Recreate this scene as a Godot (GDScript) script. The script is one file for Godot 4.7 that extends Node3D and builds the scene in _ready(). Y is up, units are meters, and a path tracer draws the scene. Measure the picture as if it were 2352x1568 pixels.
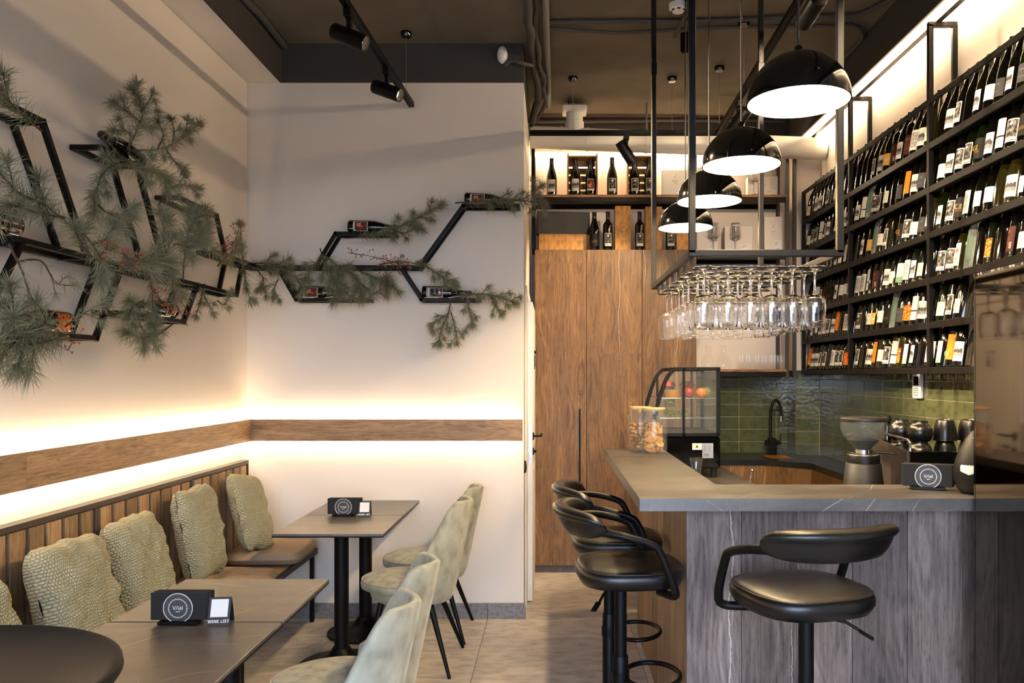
extends Node3D
# A wine bar: bench and tables on the left, bar counter, hanging glasses and bottle rack on the right.
# Metres, y up. The camera stands at the origin 1.52 m above the floor and looks along -z; "d" below is distance along -z.

class G:
	var v := PackedVector3Array()
	var n := PackedVector3Array()
	var t := PackedVector2Array()
	var i := PackedInt32Array()
	var xf := Transform3D()
	func vert(p: Vector3, nn: Vector3, uv := Vector2()) -> int:
		v.append(xf * p); n.append((xf.basis * nn).normalized()); t.append(uv)
		return v.size() - 1
	func tri(a: int, b: int, c: int) -> void:
		i.append(a); i.append(c); i.append(b)
	func quad(a: Vector3, b: Vector3, c: Vector3, d: Vector3, u0 := Vector2(0, 1), u1 := Vector2(1, 1), u2 := Vector2(1, 0), u3 := Vector2(0, 0)) -> void:
		var nn := (b - a).cross(d - a)
		if nn.length_squared() < 1e-16: nn = (c - b).cross(d - b)
		nn = nn.normalized()
		var k := vert(a, nn, u0); vert(b, nn, u1); vert(c, nn, u2); vert(d, nn, u3)
		tri(k, k + 1, k + 2); tri(k, k + 2, k + 3)
	func face3(a: Vector3, b: Vector3, c: Vector3) -> void:
		var nn := (b - a).cross(c - a).normalized()
		var k := vert(a, nn); vert(b, nn); vert(c, nn); tri(k, k + 1, k + 2)
	func box(c: Vector3, s: Vector3, bev := 0.0) -> void:
		var h := s * 0.5
		bev = minf(bev, minf(h.x, minf(h.y, h.z)) * 0.9)
		for ax in 3:
			for sg in [-1.0, 1.0]:
				var nn := Vector3(); nn[ax] = sg
				var a1 := (ax + 1) % 3
				var a2 := (ax + 2) % 3
				var e1 := Vector3(); e1[a1] = h[a1] - bev
				var e2 := Vector3(); e2[a2] = h[a2] - bev
				var o := c + nn * h[ax]
				if sg > 0: quad(o - e1 - e2, o + e1 - e2, o + e1 + e2, o - e1 + e2)
				else: quad(o - e1 - e2, o - e1 + e2, o + e1 + e2, o + e1 - e2)
		if bev <= 0.0: return
		for ax in 3:
			var a1 := (ax + 1) % 3
			var a2 := (ax + 2) % 3
			for s1 in [-1.0, 1.0]:
				for s2 in [-1.0, 1.0]:
					var p := Vector3(); p[a1] = s1 * h[a1]; p[a2] = s2 * (h[a2] - bev)
					var q := Vector3(); q[a1] = s1 * (h[a1] - bev); q[a2] = s2 * h[a2]
					var e := Vector3(); e[ax] = h[ax] - bev
					if s1 * s2 > 0: quad(c + p - e, c + q - e, c + q + e, c + p + e)
					else: quad(c + p - e, c + p + e, c + q + e, c + q - e)
		for sx in [-1.0, 1.0]:
			for sy in [-1.0, 1.0]:
				for sz in [-1.0, 1.0]:
					var a := c + Vector3(sx * h.x, sy * (h.y - bev), sz * (h.z - bev))
					var b := c + Vector3(sx * (h.x - bev), sy * h.y, sz * (h.z - bev))
					var d := c + Vector3(sx * (h.x - bev), sy * (h.y - bev), sz * h.z)
					if sx * sy * sz > 0: face3(a, b, d)
					else: face3(a, d, b)
	func span(lo: Vector3, hi: Vector3, bev := 0.0) -> void:
		box((lo + hi) * 0.5, (hi - lo).abs(), bev)
	func bar(a: Vector3, b: Vector3, w: float, h: float, bev := 0.002, up := Vector3.UP) -> void:   # a square tube from a to b, w across, h along up
		var z := (b - a).normalized()
		if absf(z.dot(up)) > 0.98: up = Vector3.RIGHT
		var x := up.cross(z).normalized()
		var y := z.cross(x)
		var keep := xf
		xf = xf * Transform3D(Basis(x, y, z), (a + b) * 0.5)
		box(Vector3(), Vector3(w, h, a.distance_to(b)), bev)
		xf = keep
	func tube(p: Array, r, sides := 10, caps := true, closed := false) -> void:
		var m := p.size()
		var up := Vector3.UP
		var rings := []
		var first: Vector3 = (p[1] - p[0]).normalized()
		if absf(first.dot(up)) > 0.9: up = Vector3.RIGHT
		for k in m:
			var a: Vector3 = p[(k - 1 + m) % m] if (k > 0 or closed) else p[k]
			var b: Vector3 = p[(k + 1) % m] if (k < m - 1 or closed) else p[k]
			var dir := (b - a).normalized()
			up = (up - dir * up.dot(dir)).normalized()
			var sd := dir.cross(up)
			var rr: float = r[k] if r is Array else r
			var c: Vector3 = p[k]
			var base := v.size()
			for s in sides + 1:
				var an := TAU * s / sides
				var o := up * cos(an) + sd * sin(an)
				vert(c + o * rr, o, Vector2(float(s) / sides, float(k) / m))
			rings.append(base)
		var last := m if closed else m - 1
		for k in last:
			var A: int = rings[k]
			var B: int = rings[(k + 1) % m]
			for s in sides:
				tri(A + s, A + s + 1, B + s + 1); tri(A + s, B + s + 1, B + s)
		if caps and not closed:
			for e in [0, m - 1]:
				var dir: Vector3 = (p[0] - p[1]).normalized() if e == 0 else (p[m - 1] - p[m - 2]).normalized()
				var base: int = rings[e]
				var inv := xf.affine_inverse()
				var c := vert(p[e], dir)
				for s in sides:
					var k := vert(inv * v[base + s], dir); vert(inv * v[base + s + 1], dir)
					if e == 0: tri(c, k + 1, k)
					else: tri(c, k, k + 1)
	func lathe(pr: Array, segs := 20, a0 := 0.0, a1 := TAU) -> void:   # pr: Vector2(radius, height) from the bottom up, outside to the right
		for k in pr.size() - 1:
			var p: Vector2 = pr[k]
			var q: Vector2 = pr[k + 1]
			var own := _pn(p, q)
			var n0 := own
			var n1 := own
			if k > 0:
				var o := _pn(pr[k - 1], p)
				if o.dot(own) > 0.55: n0 = (o + own).normalized()
			if k < pr.size() - 2:
				var o := _pn(q, pr[k + 2])
				if o.dot(own) > 0.55: n1 = (o + own).normalized()
			var base := v.size()
			for s in segs + 1:
				var an := lerpf(a0, a1, float(s) / segs)
				var c := cos(an)
				var w := sin(an)
				vert(Vector3(p.x * c, p.y, p.x * w), Vector3(n0.x * c, n0.y, n0.x * w), Vector2(float(s) / segs, p.y))
				vert(Vector3(q.x * c, q.y, q.x * w), Vector3(n1.x * c, n1.y, n1.x * w), Vector2(float(s) / segs, q.y))
			for s in segs:
				var b := base + s * 2
				tri(b, b + 1, b + 3); tri(b, b + 3, b + 2)
	func _pn(p: Vector2, q: Vector2) -> Vector2:
		var e := q - p
		return Vector2(e.y, -e.x).normalized()
	func prism(poly: Array, z0: float, z1: float, smooth := false) -> void:   # poly in xy, counter-clockwise, pushed from z0 to z1 (z1 > z0)
		var pp := PackedVector2Array(poly)
		var idx := Geometry2D.triangulate_polygon(pp)
		for k in range(0, idx.size(), 3):
			var a := pp[idx[k]]
			var b := pp[idx[k + 1]]
			var c := pp[idx[k + 2]]
			if (b - a).cross(c - a) < 0:
				var sw := b
				b = c; c = sw
			face3(Vector3(a.x, a.y, z1), Vector3(b.x, b.y, z1), Vector3(c.x, c.y, z1))
			face3(Vector3(a.x, a.y, z0), Vector3(c.x, c.y, z0), Vector3(b.x, b.y, z0))
		var m := pp.size()
		for k in m:
			var a := pp[k]
			var b := pp[(k + 1) % m]
			if not smooth:
				quad(Vector3(a.x, a.y, z0), Vector3(b.x, b.y, z0), Vector3(b.x, b.y, z1), Vector3(a.x, a.y, z1))
			else:
				var e := _pn(a, b)
				var ea := _pn(pp[(k - 1 + m) % m], a)
				var eb := _pn(b, pp[(k + 2) % m])
				var na := (e + ea).normalized() if e.dot(ea) > 0.55 else e
				var nb := (e + eb).normalized() if e.dot(eb) > 0.55 else e
				var q := vert(Vector3(a.x, a.y, z0), Vector3(na.x, na.y, 0)); vert(Vector3(b.x, b.y, z0), Vector3(nb.x, nb.y, 0))
				vert(Vector3(b.x, b.y, z1), Vector3(nb.x, nb.y, 0)); vert(Vector3(a.x, a.y, z1), Vector3(na.x, na.y, 0))
				tri(q, q + 1, q + 2); tri(q, q + 2, q + 3)
	func surf(rows: Array, close_u := false, flip := false, uvs := 1.0) -> void:   # a smooth grid of points
		var m := rows.size()
		var w: int = rows[0].size()
		var nor := []
		for k in m:
			var line := PackedVector3Array()
			line.resize(w)
			nor.append(line)
		var wu := w if close_u else w - 1
		for k in m - 1:
			for s in wu:
				var a: Vector3 = rows[k][s]
				var b: Vector3 = rows[k][(s + 1) % w]
				var c: Vector3 = rows[k + 1][(s + 1) % w]
				var d: Vector3 = rows[k + 1][s]
				var f := (c - a).cross(d - b)
				if flip: f = -f
				nor[k][s] += f; nor[k][(s + 1) % w] += f; nor[k + 1][(s + 1) % w] += f; nor[k + 1][s] += f
		var base := v.size()
		for k in m:
			for s in w:
				vert(rows[k][s], nor[k][s], Vector2(float(s) / (w - 1), float(k) / (m - 1)) * uvs)
		for k in m - 1:
			for s in wu:
				var a := base + k * w + s
				var b := base + k * w + (s + 1) % w
				var c := b + w
				var d := a + w
				if flip: tri(a, c, b); tri(a, d, c)
				else: tri(a, b, c); tri(a, c, d)
	func ball(c: Vector3, r: Vector3, segs := 12, rings := 8) -> void:
		var keep := xf
		xf = xf * Transform3D(Basis(), c)
		var base := v.size()
		for k in rings + 1:
			var a := -PI / 2 + PI * k / rings
			for s in segs + 1:
				var b := TAU * s / segs
				var o := Vector3(cos(a) * cos(b), sin(a), cos(a) * sin(b))
				vert(o * r, o / r, Vector2(float(s) / segs, 1.0 - float(k) / rings))
		for k in rings:
			for s in segs:
				var a := base + k * (segs + 1) + s
				var b := a + segs + 1
				tri(a, b, b + 1); tri(a, b + 1, a + 1)
		xf = keep
	func mesh() -> ArrayMesh:
		var arr := []
		arr.resize(Mesh.ARRAY_MAX)
		arr[Mesh.ARRAY_VERTEX] = v; arr[Mesh.ARRAY_NORMAL] = n; arr[Mesh.ARRAY_TEX_UV] = t; arr[Mesh.ARRAY_INDEX] = i
		var m := ArrayMesh.new()
		m.add_surface_from_arrays(Mesh.PRIMITIVE_TRIANGLES, arr)
		return m

var M := {}
var taken := {}
var rng := RandomNumberGenerator.new()

func numbered(called: String) -> String:
	taken[called] = taken.get(called, 0) + 1
	return called if taken[called] == 1 else "%s_%03d" % [called, taken[called] - 1]

func tag(o: Node, label: String, category: String, group := "") -> Node:
	o.set_meta("label", label); o.set_meta("category", category)
	if group: o.set_meta("group", group)
	return o

func thing(called: String, label: String, category: String, at := Vector3(), turn := 0.0, group := "") -> Node3D:
	var o := Node3D.new()
	o.name = numbered(called)
	add_child(o)
	o.position = at; o.rotation_degrees.y = turn
	tag(o, label, category, group)
	return o

func put(called: String, mesh: Mesh, m: Material, parent: Node = self, at := Transform3D()) -> MeshInstance3D:
	var o := MeshInstance3D.new()
	o.name = numbered(called) if parent == self else called
	o.mesh = mesh; o.material_override = m
	parent.add_child(o, true)
	o.transform = at
	return o

func obj(called: String, g: G, m: Material, parent: Node = self, at := Transform3D()) -> MeshInstance3D:
	return put(called, g.mesh(), m, parent, at)

func struct(called: String, g: G, m: Material) -> MeshInstance3D:
	var o := obj(called, g, m)
	o.set_meta("kind", "structure")
	return o

func copy(src: Node3D, at: Vector3, turn: float, label := "", group := "") -> Node3D:
	var c: Node3D = src.duplicate()
	c.name = numbered(str(src.name).rstrip("0123456789").rstrip("_"))
	add_child(c)
	c.position = at; c.rotation_degrees.y = turn
	if label: c.set_meta("label", label)
	if group: c.set_meta("group", group)
	return c

func at(x: float, y: float, z: float, turn := 0.0) -> Transform3D:
	return Transform3D(Basis(Vector3.UP, deg_to_rad(turn)), Vector3(x, y, z))

func mat(key: String, c: Color, rough := 0.6, metal := 0.0, spec := 0.5) -> StandardMaterial3D:
	var m := StandardMaterial3D.new()
	m.resource_name = key
	m.albedo_color = c; m.roughness = rough; m.metallic = metal; m.metallic_specular = spec
	M[key] = m
	return m

func glow(key: String, c: Color, e: float) -> StandardMaterial3D:
	var m := mat(key, c, 0.5)
	m.emission_enabled = true; m.emission = c; m.emission_energy_multiplier = e
	return m

func glass(key: String, c: Color, alpha: float, rough := 0.02) -> StandardMaterial3D:
	var m := mat(key, Color(c, alpha), rough, 0.0, 0.5)
	m.transparency = BaseMaterial3D.TRANSPARENCY_ALPHA
	return m

func noise(freq: float, oct := 4, kind := FastNoiseLite.TYPE_SIMPLEX_SMOOTH, sd := 1) -> FastNoiseLite:
	var f := FastNoiseLite.new()
	f.noise_type = kind; f.frequency = freq; f.seed = sd; f.fractal_octaves = oct
	return f

func ntex(freq: float, stops: Array, oct := 4, size := 512, sd := 1, kind := FastNoiseLite.TYPE_SIMPLEX_SMOOTH) -> NoiseTexture2D:
	var x := NoiseTexture2D.new()
	x.width = size; x.height = size; x.seamless = true; x.noise = noise(freq, oct, kind, sd)
	var gr := Gradient.new()
	var off := PackedFloat32Array()
	var col := PackedColorArray()
	for s in stops:
		off.append(s[0]); col.append(s[1])
	gr.offsets = off; gr.colors = col
	x.color_ramp = gr
	return x

func itex(im: Image) -> ImageTexture:
	return ImageTexture.create_from_image(im)

func tri_map(m: StandardMaterial3D, s: Vector3, world := true) -> StandardMaterial3D:
	m.uv1_triplanar = true; m.uv1_world_triplanar = world; m.uv1_scale = s; m.uv1_triplanar_sharpness = 8.0
	return m

func g() -> G:
	return G.new()

func strip_light(called: String, parent: Node, where: Transform3D, size: Vector2, energy: float, c: Color) -> void:
	var l := AreaLight3D.new()
	l.name = called; l.area_size = size; l.light_energy = energy; l.light_color = c
	l.area_normalize_energy = true; l.shadow_enabled = true; l.area_range = 12.0; l.area_attenuation = 2.0
	parent.add_child(l, true)
	l.transform = where

# ---------------------------------------------------------------- materials
func wood_images(w: int, h: int, sd: int, palettes: Array) -> Array:   # grain runs along the image's y; one field, coloured with each palette [dark, mid, light, crack]
	var fib := noise(1.0, 3, FastNoiseLite.TYPE_SIMPLEX_SMOOTH, sd)
	var low := noise(1.0, 2, FastNoiseLite.TYPE_SIMPLEX_SMOOTH, sd + 5)
	var pore := noise(1.0, 1, FastNoiseLite.TYPE_SIMPLEX_SMOOTH, sd + 9)
	var r := RandomNumberGenerator.new()
	r.seed = sd
	var cracks := []
	for k in 4:
		cracks.append([w * (k + r.randf_range(0.2, 0.8)) / 4.0, r.randf() * h, h * r.randf_range(0.45, 0.8), r.randf_range(0.8, 1.5), r.randf() * 40.0])
	var knots := []
	for k in 7:
		knots.append(Vector3(r.randf() * w, r.randf() * h, r.randf_range(3.0, 7.0)))
	var bytes := []
	for p in palettes:
		var b := PackedByteArray()
		b.resize(w * h * 3)
		bytes.append(b)
	var at_ := 0
	for y in h:
		var cx := []
		for c in cracks:
			var dy := fposmod(y - c[1], h)
			if dy < c[2]:
				var taper := minf(1.0, minf(dy, c[2] - dy) / 60.0)
				cx.append([c[0] + low.get_noise_2d(y * 0.006, c[4]) * 7.0 + low.get_noise_2d(y * 0.05, c[4]) * 1.2, c[3] * taper])
		var wob := low.get_noise_2d(y * 0.004, 3.3) * 10.0
		for x in w:
			var f := fib.get_noise_2d(x * 0.16, y * 0.006)
			var lw := low.get_noise_2d((x + wob) * 0.011, y * 0.0022)
			var ring := sin((x * 0.05 + lw * 11.0) * 1.6)
			var val := 0.52 + f * 0.30 + ring * 0.10 * (0.35 + absf(lw) * 2.0) + lw * 0.22
			var pv := pore.get_noise_2d(x * 0.5, y * 0.035)
			if pv > 0.42: val -= (pv - 0.42) * 0.75
			for kn in knots:
				var ddx: float = x - kn.x
				if absf(ddx) < 26.0:
					var ddy: float = (y - kn.y) * 0.5
					if absf(ddy) < 26.0:
						var dd := sqrt(ddx * ddx + ddy * ddy)
						if dd < kn.z: val -= 0.38 * (1.0 - dd / kn.z)
			var ck := 0.0
			for c in cx:
				var q: float = absf(x - c[0])
				if q < c[1]: ck = maxf(ck, 1.0 - 0.3 * q / c[1])
				elif q < c[1] + 5.0: val -= 0.13 * (1.0 - (q - c[1]) / 5.0)
			val = clampf(val, 0.0, 1.0)
			for k in palettes.size():
				var p: Array = palettes[k]
				var c: Color = p[0].lerp(p[1], val * 2.0) if val < 0.5 else p[1].lerp(p[2], val * 2.0 - 1.0)
				if ck > 0.0: c = c.lerp(p[3], ck * 0.85)
				bytes[k][at_] = int(c.r * 255.0); bytes[k][at_ + 1] = int(c.g * 255.0); bytes[k][at_ + 2] = int(c.b * 255.0)
			at_ += 3
	var out := []
	for b in bytes:
		out.append(Image.create_from_data(w, h, false, Image.FORMAT_RGB8, b))
	return out

func stone_image(n_: int, sd: int, dark: Color, light: Color, vein: Color, veins: int) -> Image:
	var a := noise(0.006, 5, FastNoiseLite.TYPE_SIMPLEX_SMOOTH, sd)
	var b := noise(0.05, 3, FastNoiseLite.TYPE_SIMPLEX_SMOOTH, sd + 3)
	var bytes := PackedByteArray()
	bytes.resize(n_ * n_ * 3)
	var k := 0
	for y in n_:
		for x in n_:
			var q := clampf(0.5 + a.get_noise_2d(x * 0.6, y * 1.5) * 0.75 + b.get_noise_2d(x, y) * 0.22, 0.0, 1.0)
			var c := dark.lerp(light, q)
			bytes[k] = int(c.r * 255); bytes[k + 1] = int(c.g * 255); bytes[k + 2] = int(c.b * 255)
			k += 3
	var im := Image.create_from_data(n_, n_, false, Image.FORMAT_RGB8, bytes)
	var r := RandomNumberGenerator.new()
	r.seed = sd
	for j in veins:
		var p := Vector2(r.randf() * n_, r.randf() * n_)
		var ang := r.randf_range(-0.42, -0.12) if j % 4 else r.randf_range(-1.2, -0.7)
		var st := r.randf_range(0.35, 1.0)
		for s in int(r.randf_range(250, 900)):
			ang += r.randf_range(-0.05, 0.05)
			p += Vector2(cos(ang), sin(ang))
			var fade := st * (0.55 + 0.45 * sin(s * 0.03 + j))
			var xi := posmod(int(p.x), n_)
			var yi := posmod(int(p.y), n_)
			im.set_pixel(xi, yi, im.get_pixel(xi, yi).lerp(vein, fade))
			if st > 0.6: im.set_pixel(xi, posmod(yi + 1, n_), im.get_pixel(xi, posmod(yi + 1, n_)).lerp(vein, fade * 0.5))
	return im

func make_materials() -> void:
	mat("wall", Color(0.815, 0.78, 0.735), 0.85, 0.0, 0.3)
	mat("wall_paint_dark", Color(0.235, 0.225, 0.215), 0.85, 0.0, 0.3)
	mat("ceiling_paint", Color(0.43, 0.395, 0.335), 0.9, 0.0, 0.3)
	M.ceiling_paint.albedo_texture = ntex(0.008, [[0.0, Color(0.86, 0.86, 0.86)], [1.0, Color(1, 1, 1)]], 4, 512, 41)
	tri_map(M.ceiling_paint, Vector3(0.4, 0.4, 0.4))
	mat("white_paint", Color(0.83, 0.82, 0.80), 0.45)
	mat("pvc", Color(0.80, 0.785, 0.75), 0.5)
	mat("pvc_grey", Color(0.42, 0.41, 0.39), 0.6)
	mat("conduit", Color(0.24, 0.23, 0.22), 0.7)
	mat("black_metal", Color(0.03, 0.029, 0.028), 0.42, 0.0, 0.28)
	mat("rack_metal", Color(0.05, 0.045, 0.041), 0.45, 0.0, 0.28)
	mat("grey_metal", Color(0.06, 0.058, 0.056), 0.38, 0.0, 0.3)
	mat("brown_metal", Color(0.19, 0.16, 0.135), 0.45)
	mat("gloss_black", Color(0.02, 0.02, 0.02), 0.07, 0.0, 0.6)
	mat("shade_white", Color(0.90, 0.85, 0.76), 0.6)
	mat("steel", Color(0.80, 0.79, 0.77), 0.16, 1.0)
	mat("wire_steel", Color(0.10, 0.10, 0.10), 0.2, 0.3)
	mat("gold", Color(0.75, 0.52, 0.22), 0.3, 1.0)
	mat("rubber", Color(0.05, 0.05, 0.05), 0.7)
	mat("matte_black", Color(0.032, 0.032, 0.034), 0.55, 0.0, 0.4)
	mat("leather", Color(0.035, 0.034, 0.034), 0.34, 0.0, 0.5)
	M.leather.heightmap_enabled = true
	M.leather.heightmap_texture = ntex(0.12, [[0.0, Color.BLACK], [1.0, Color.WHITE]], 2, 256, 71, FastNoiseLite.TYPE_CELLULAR)
	M.leather.heightmap_scale = 0.02
	tri_map(M.leather, Vector3(14, 14, 14), false)
	mat("tile_dark_sheet", Color(0.055, 0.055, 0.057), 0.28)
	mat("mirror_black", Color(0.42, 0.39, 0.36), 0.05, 1.0)
	mat("cable", Color(0.03, 0.03, 0.03), 0.6)
	mat("wire", Color(0.55, 0.54, 0.52), 0.35, 0.8)
	# oak boards: warm for the cabinets and the bench, weathered grey for the bar front
	var woods := wood_images(512, 1024, 11, [
		[Color(0.23, 0.155, 0.09), Color(0.40, 0.29, 0.17), Color(0.55, 0.42, 0.26), Color(0.70, 0.65, 0.57)],
		[Color(0.24, 0.205, 0.19), Color(0.42, 0.37, 0.345), Color(0.57, 0.515, 0.48), Color(0.72, 0.70, 0.68)],
		[Color(0.32, 0.24, 0.165), Color(0.56, 0.44, 0.315), Color(0.72, 0.59, 0.445), Color(0.78, 0.74, 0.68)]])
	for k in 3:
		var key: String = ["oak_warm", "oak_grey", "oak_bench"][k]
		var tx := itex(woods[k])
		for j in 3:
			var m := mat("%s_%d" % [key, j], Color(1, 1, 1).darkened(0.09 * j), 0.5, 0.0, 0.4)
			m.albedo_texture = tx
			tri_map(m, Vector3(0.9, 0.42, 0.9))
			m.uv1_offset = Vector3(0.37 * j, 0.29 * j, 0.41 * j)
	woods[2].rotate_90(CLOCKWISE)
	for j in 2:
		var m := mat("oak_band_%d" % j, Color(1, 1, 1).darkened(0.06 * j), 0.5, 0.0, 0.4)
		m.albedo_texture = M.get("band_tex", null) if M.has("band_tex") else itex(woods[2])
		M["band_tex"] = m.albedo_texture
		tri_map(m, Vector3(0.55, 1.6, 0.55))
		m.uv1_offset = Vector3(0.23 * j, 0.11, 0.37 * j)
	mat("oak_shelf", Color(0.95, 0.88, 0.80), 0.5, 0.0, 0.4)
	M.oak_shelf.albedo_texture = M.band_tex
	tri_map(M.oak_shelf, Vector3(0.55, 1.6, 1.6))
	mat("crate_wood", Color(0.55, 0.42, 0.24), 0.65)
	M.crate_wood.albedo_texture = ntex(0.02, [[0.0, Color(0.72, 0.70, 0.66)], [1.0, Color(1, 1, 1)]], 4, 256, 15)
	tri_map(M.crate_wood, Vector3(3, 12, 12))
	mat("box_wood", Color(0.74, 0.53, 0.24), 0.6)
	M.box_wood.albedo_texture = ntex(0.015, [[0.0, Color(0.70, 0.66, 0.58)], [0.6, Color(0.95, 0.93, 0.9)], [1.0, Color(1, 1, 1)]], 4, 256, 16)
	tri_map(M.box_wood, Vector3(6, 2.5, 6))
	mat("box_wood_dark", Color(0.12, 0.095, 0.075), 0.6)
	M.box_wood_dark.albedo_texture = M.box_wood.albedo_texture
	tri_map(M.box_wood_dark, Vector3(6, 6, 6))
	mat("cork_wood", Color(0.80, 0.65, 0.45), 0.6)
	# stone: table tops, bar slab, floor and skirting
	var st := itex(stone_image(768, 31, Color(0.20, 0.187, 0.174), Color(0.325, 0.306, 0.285), Color(0.70, 0.67, 0.63), 26))
	mat("stone_top", Color(1, 1, 1), 0.4, 0.0, 0.7)
	M.stone_top.albedo_texture = st
	tri_map(M.stone_top, Vector3(0.8, 0.8, 0.8))
	mat("stone_slab", Color(1, 1, 1), 0.4, 0.0, 0.7)
	M.stone_slab.albedo_texture = st
	tri_map(M.stone_slab, Vector3(0.7, 0.7, 0.7))
	M.stone_slab.uv1_offset = Vector3(0.3, 0.45, 0.1)
	for j in 3:
		var m := mat("floor_tile_%d" % j, Color(0.79, 0.755, 0.71).darkened(0.035 * j), 0.42, 0.0, 0.45)
		m.albedo_texture = M.get("floor_tex") if M.has("floor_tex") else ntex(0.012, [[0.0, Color(0.74, 0.73, 0.72)], [0.45, Color(0.90, 0.89, 0.88)], [1.0, Color(1, 1, 1)]], 6, 1024, 21)
		M["floor_tex"] = m.albedo_texture
		tri_map(m, Vector3(0.5, 0.5, 1.1))
		m.uv1_offset = Vector3(0.31 * j, 0.2 * j, 0.17 * j)
	mat("grout", Color(0.40, 0.365, 0.33), 0.85)
	mat("skirting_tile", Color(0.47, 0.46, 0.455), 0.5)
	M.skirting_tile.albedo_texture = ntex(0.03, [[0.0, Color(0.72, 0.72, 0.72)], [0.6, Color(0.95, 0.95, 0.95)], [1.0, Color(1, 1, 1)]], 5, 512, 23)
	tri_map(M.skirting_tile, Vector3(2, 2, 2))
	# green glazed wall tiles
	var gt := ntex(0.012, [[0.0, Color(0.78, 0.80, 0.74)], [0.5, Color(0.94, 0.95, 0.91)], [1.0, Color(1, 1, 1)]], 4, 512, 51)
	var gb := ntex(0.02, [[0.0, Color.BLACK], [1.0, Color.WHITE]], 3, 512, 52)
	for j in 4:
		var m := mat("green_tile_%d" % j, [Color(0.29, 0.305, 0.225), Color(0.27, 0.29, 0.21), Color(0.31, 0.325, 0.24), Color(0.28, 0.30, 0.23)][j], 0.12, 0.0, 0.6)
		m.albedo_texture = gt
		m.heightmap_enabled = true; m.heightmap_texture = gb; m.heightmap_scale = 0.07
		tri_map(m, Vector3(2.0, 2.6, 2.0))
		m.uv1_offset = Vector3(0.21 * j, 0.33 * j, 0.1 * j)
	mat("tile_grout", Color(0.62, 0.57, 0.48), 0.85)
	# cloth
	for j in 2:
		var m := mat("velvet_%d" % j, [Color(0.645, 0.635, 0.565), Color(0.63, 0.62, 0.55)][j], 0.85, 0.0, 0.25)
		m.albedo_texture = M.get("velvet_tex") if M.has("velvet_tex") else ntex(0.010, [[0.0, Color(0.70, 0.70, 0.68)], [0.5, Color(0.90, 0.90, 0.88)], [1.0, Color(1, 1, 1)]], 5, 512, 61)
		M["velvet_tex"] = m.albedo_texture
		m.rim_enabled = true; m.rim = 0.6; m.rim_tint = 0.4
		tri_map(m, Vector3(2.4, 1.5, 2.4))
		m.uv1_offset = Vector3(0.3 * j, 0.13 * j, 0)
	mat("pillow_cloth", Color(0.60, 0.585, 0.48), 0.95, 0.0, 0.2)
	M.pillow_cloth.albedo_texture = ntex(0.018, [[0.0, Color(0.66, 0.67, 0.62)], [0.5, Color(0.9, 0.9, 0.86)], [1.0, Color(1, 1, 1)]], 4, 256, 63)
	M.pillow_cloth.rim_enabled = true; M.pillow_cloth.rim = 0.5; M.pillow_cloth.rim_tint = 0.5
	tri_map(M.pillow_cloth, Vector3(3, 3, 3), false)
	mat("pad_cloth", Color(0.70, 0.60, 0.49), 0.95, 0.0, 0.2)
	M.pad_cloth.albedo_texture = ntex(0.08, [[0.0, Color(0.75, 0.75, 0.75)], [1.0, Color(1, 1, 1)]], 3, 256, 64)
	tri_map(M.pad_cloth, Vector3(8, 8, 8), false)
	mat("napkin", Color(0.045, 0.045, 0.05), 0.8)
	mat("card_black", Color(0.05, 0.05, 0.053), 0.6)
	mat("print_white", Color(0.82, 0.81, 0.79), 0.6)
	mat("print_grey", Color(0.40, 0.39, 0.38), 0.6)
	mat("print_brown", Color(0.30, 0.19, 0.08), 0.6)
	mat("print_plate", Color(0.60, 0.61, 0.63), 0.5)
	# plants
	mat("needle", Color(0.53, 0.525, 0.42), 0.6, 0.0, 0.35)
	M.needle.albedo_texture = ntex(0.2, [[0.0, Color(0.72, 0.74, 0.70)], [1.0, Color(1, 1, 1)]], 2, 256, 68)
	tri_map(M.needle, Vector3(9, 9, 9))
	M.needle.backlight_enabled = true; M.needle.backlight = Color(0.12, 0.13, 0.08)
	mat("bark", Color(0.23, 0.165, 0.115), 0.85)
	mat("berry", Color(0.60, 0.22, 0.06), 0.4)
	# glass
	mat("solid_glass", Color(1, 1, 1, 0.0), 0.0)
	M.solid_glass.refraction_enabled = true; M.solid_glass.refraction_scale = 0.05
	mat("backing_board", Color(0.13, 0.10, 0.085), 0.8)
	glass("clear_glass", Color(0.95, 0.96, 0.95), 0.01)
	M.clear_glass.metallic_specular = 0.5
	glass("jar_glass", Color(0.93, 0.95, 0.92), 0.04)
	M.jar_glass.metallic_specular = 0.34
	glass("pane", Color(0.9, 0.92, 0.9), 0.06)
	glass("case_pane", Color(0.9, 0.92, 0.9), 0.03)
	M.case_pane.metallic_specular = 0.16
	mat("bottle_dark", Color(0.012, 0.011, 0.007), 0.06, 0.0, 0.55)
	mat("bottle_green", Color(0.02, 0.035, 0.008), 0.06, 0.0, 0.55)
	mat("bottle_olive", Color(0.09, 0.085, 0.02), 0.08, 0.0, 0.55)
	glass("bottle_clear", Color(0.75, 0.80, 0.74), 0.25)
	mat("foil_black", Color(0.025, 0.022, 0.02), 0.35)
	mat("foil_gold", Color(0.50, 0.38, 0.14), 0.35, 0.6)
	# light sources
	glow("led", Color(1.0, 0.91, 0.77), 6.0)
	glow("bulb", Color(1.0, 0.89, 0.70), 8.0)

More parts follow.
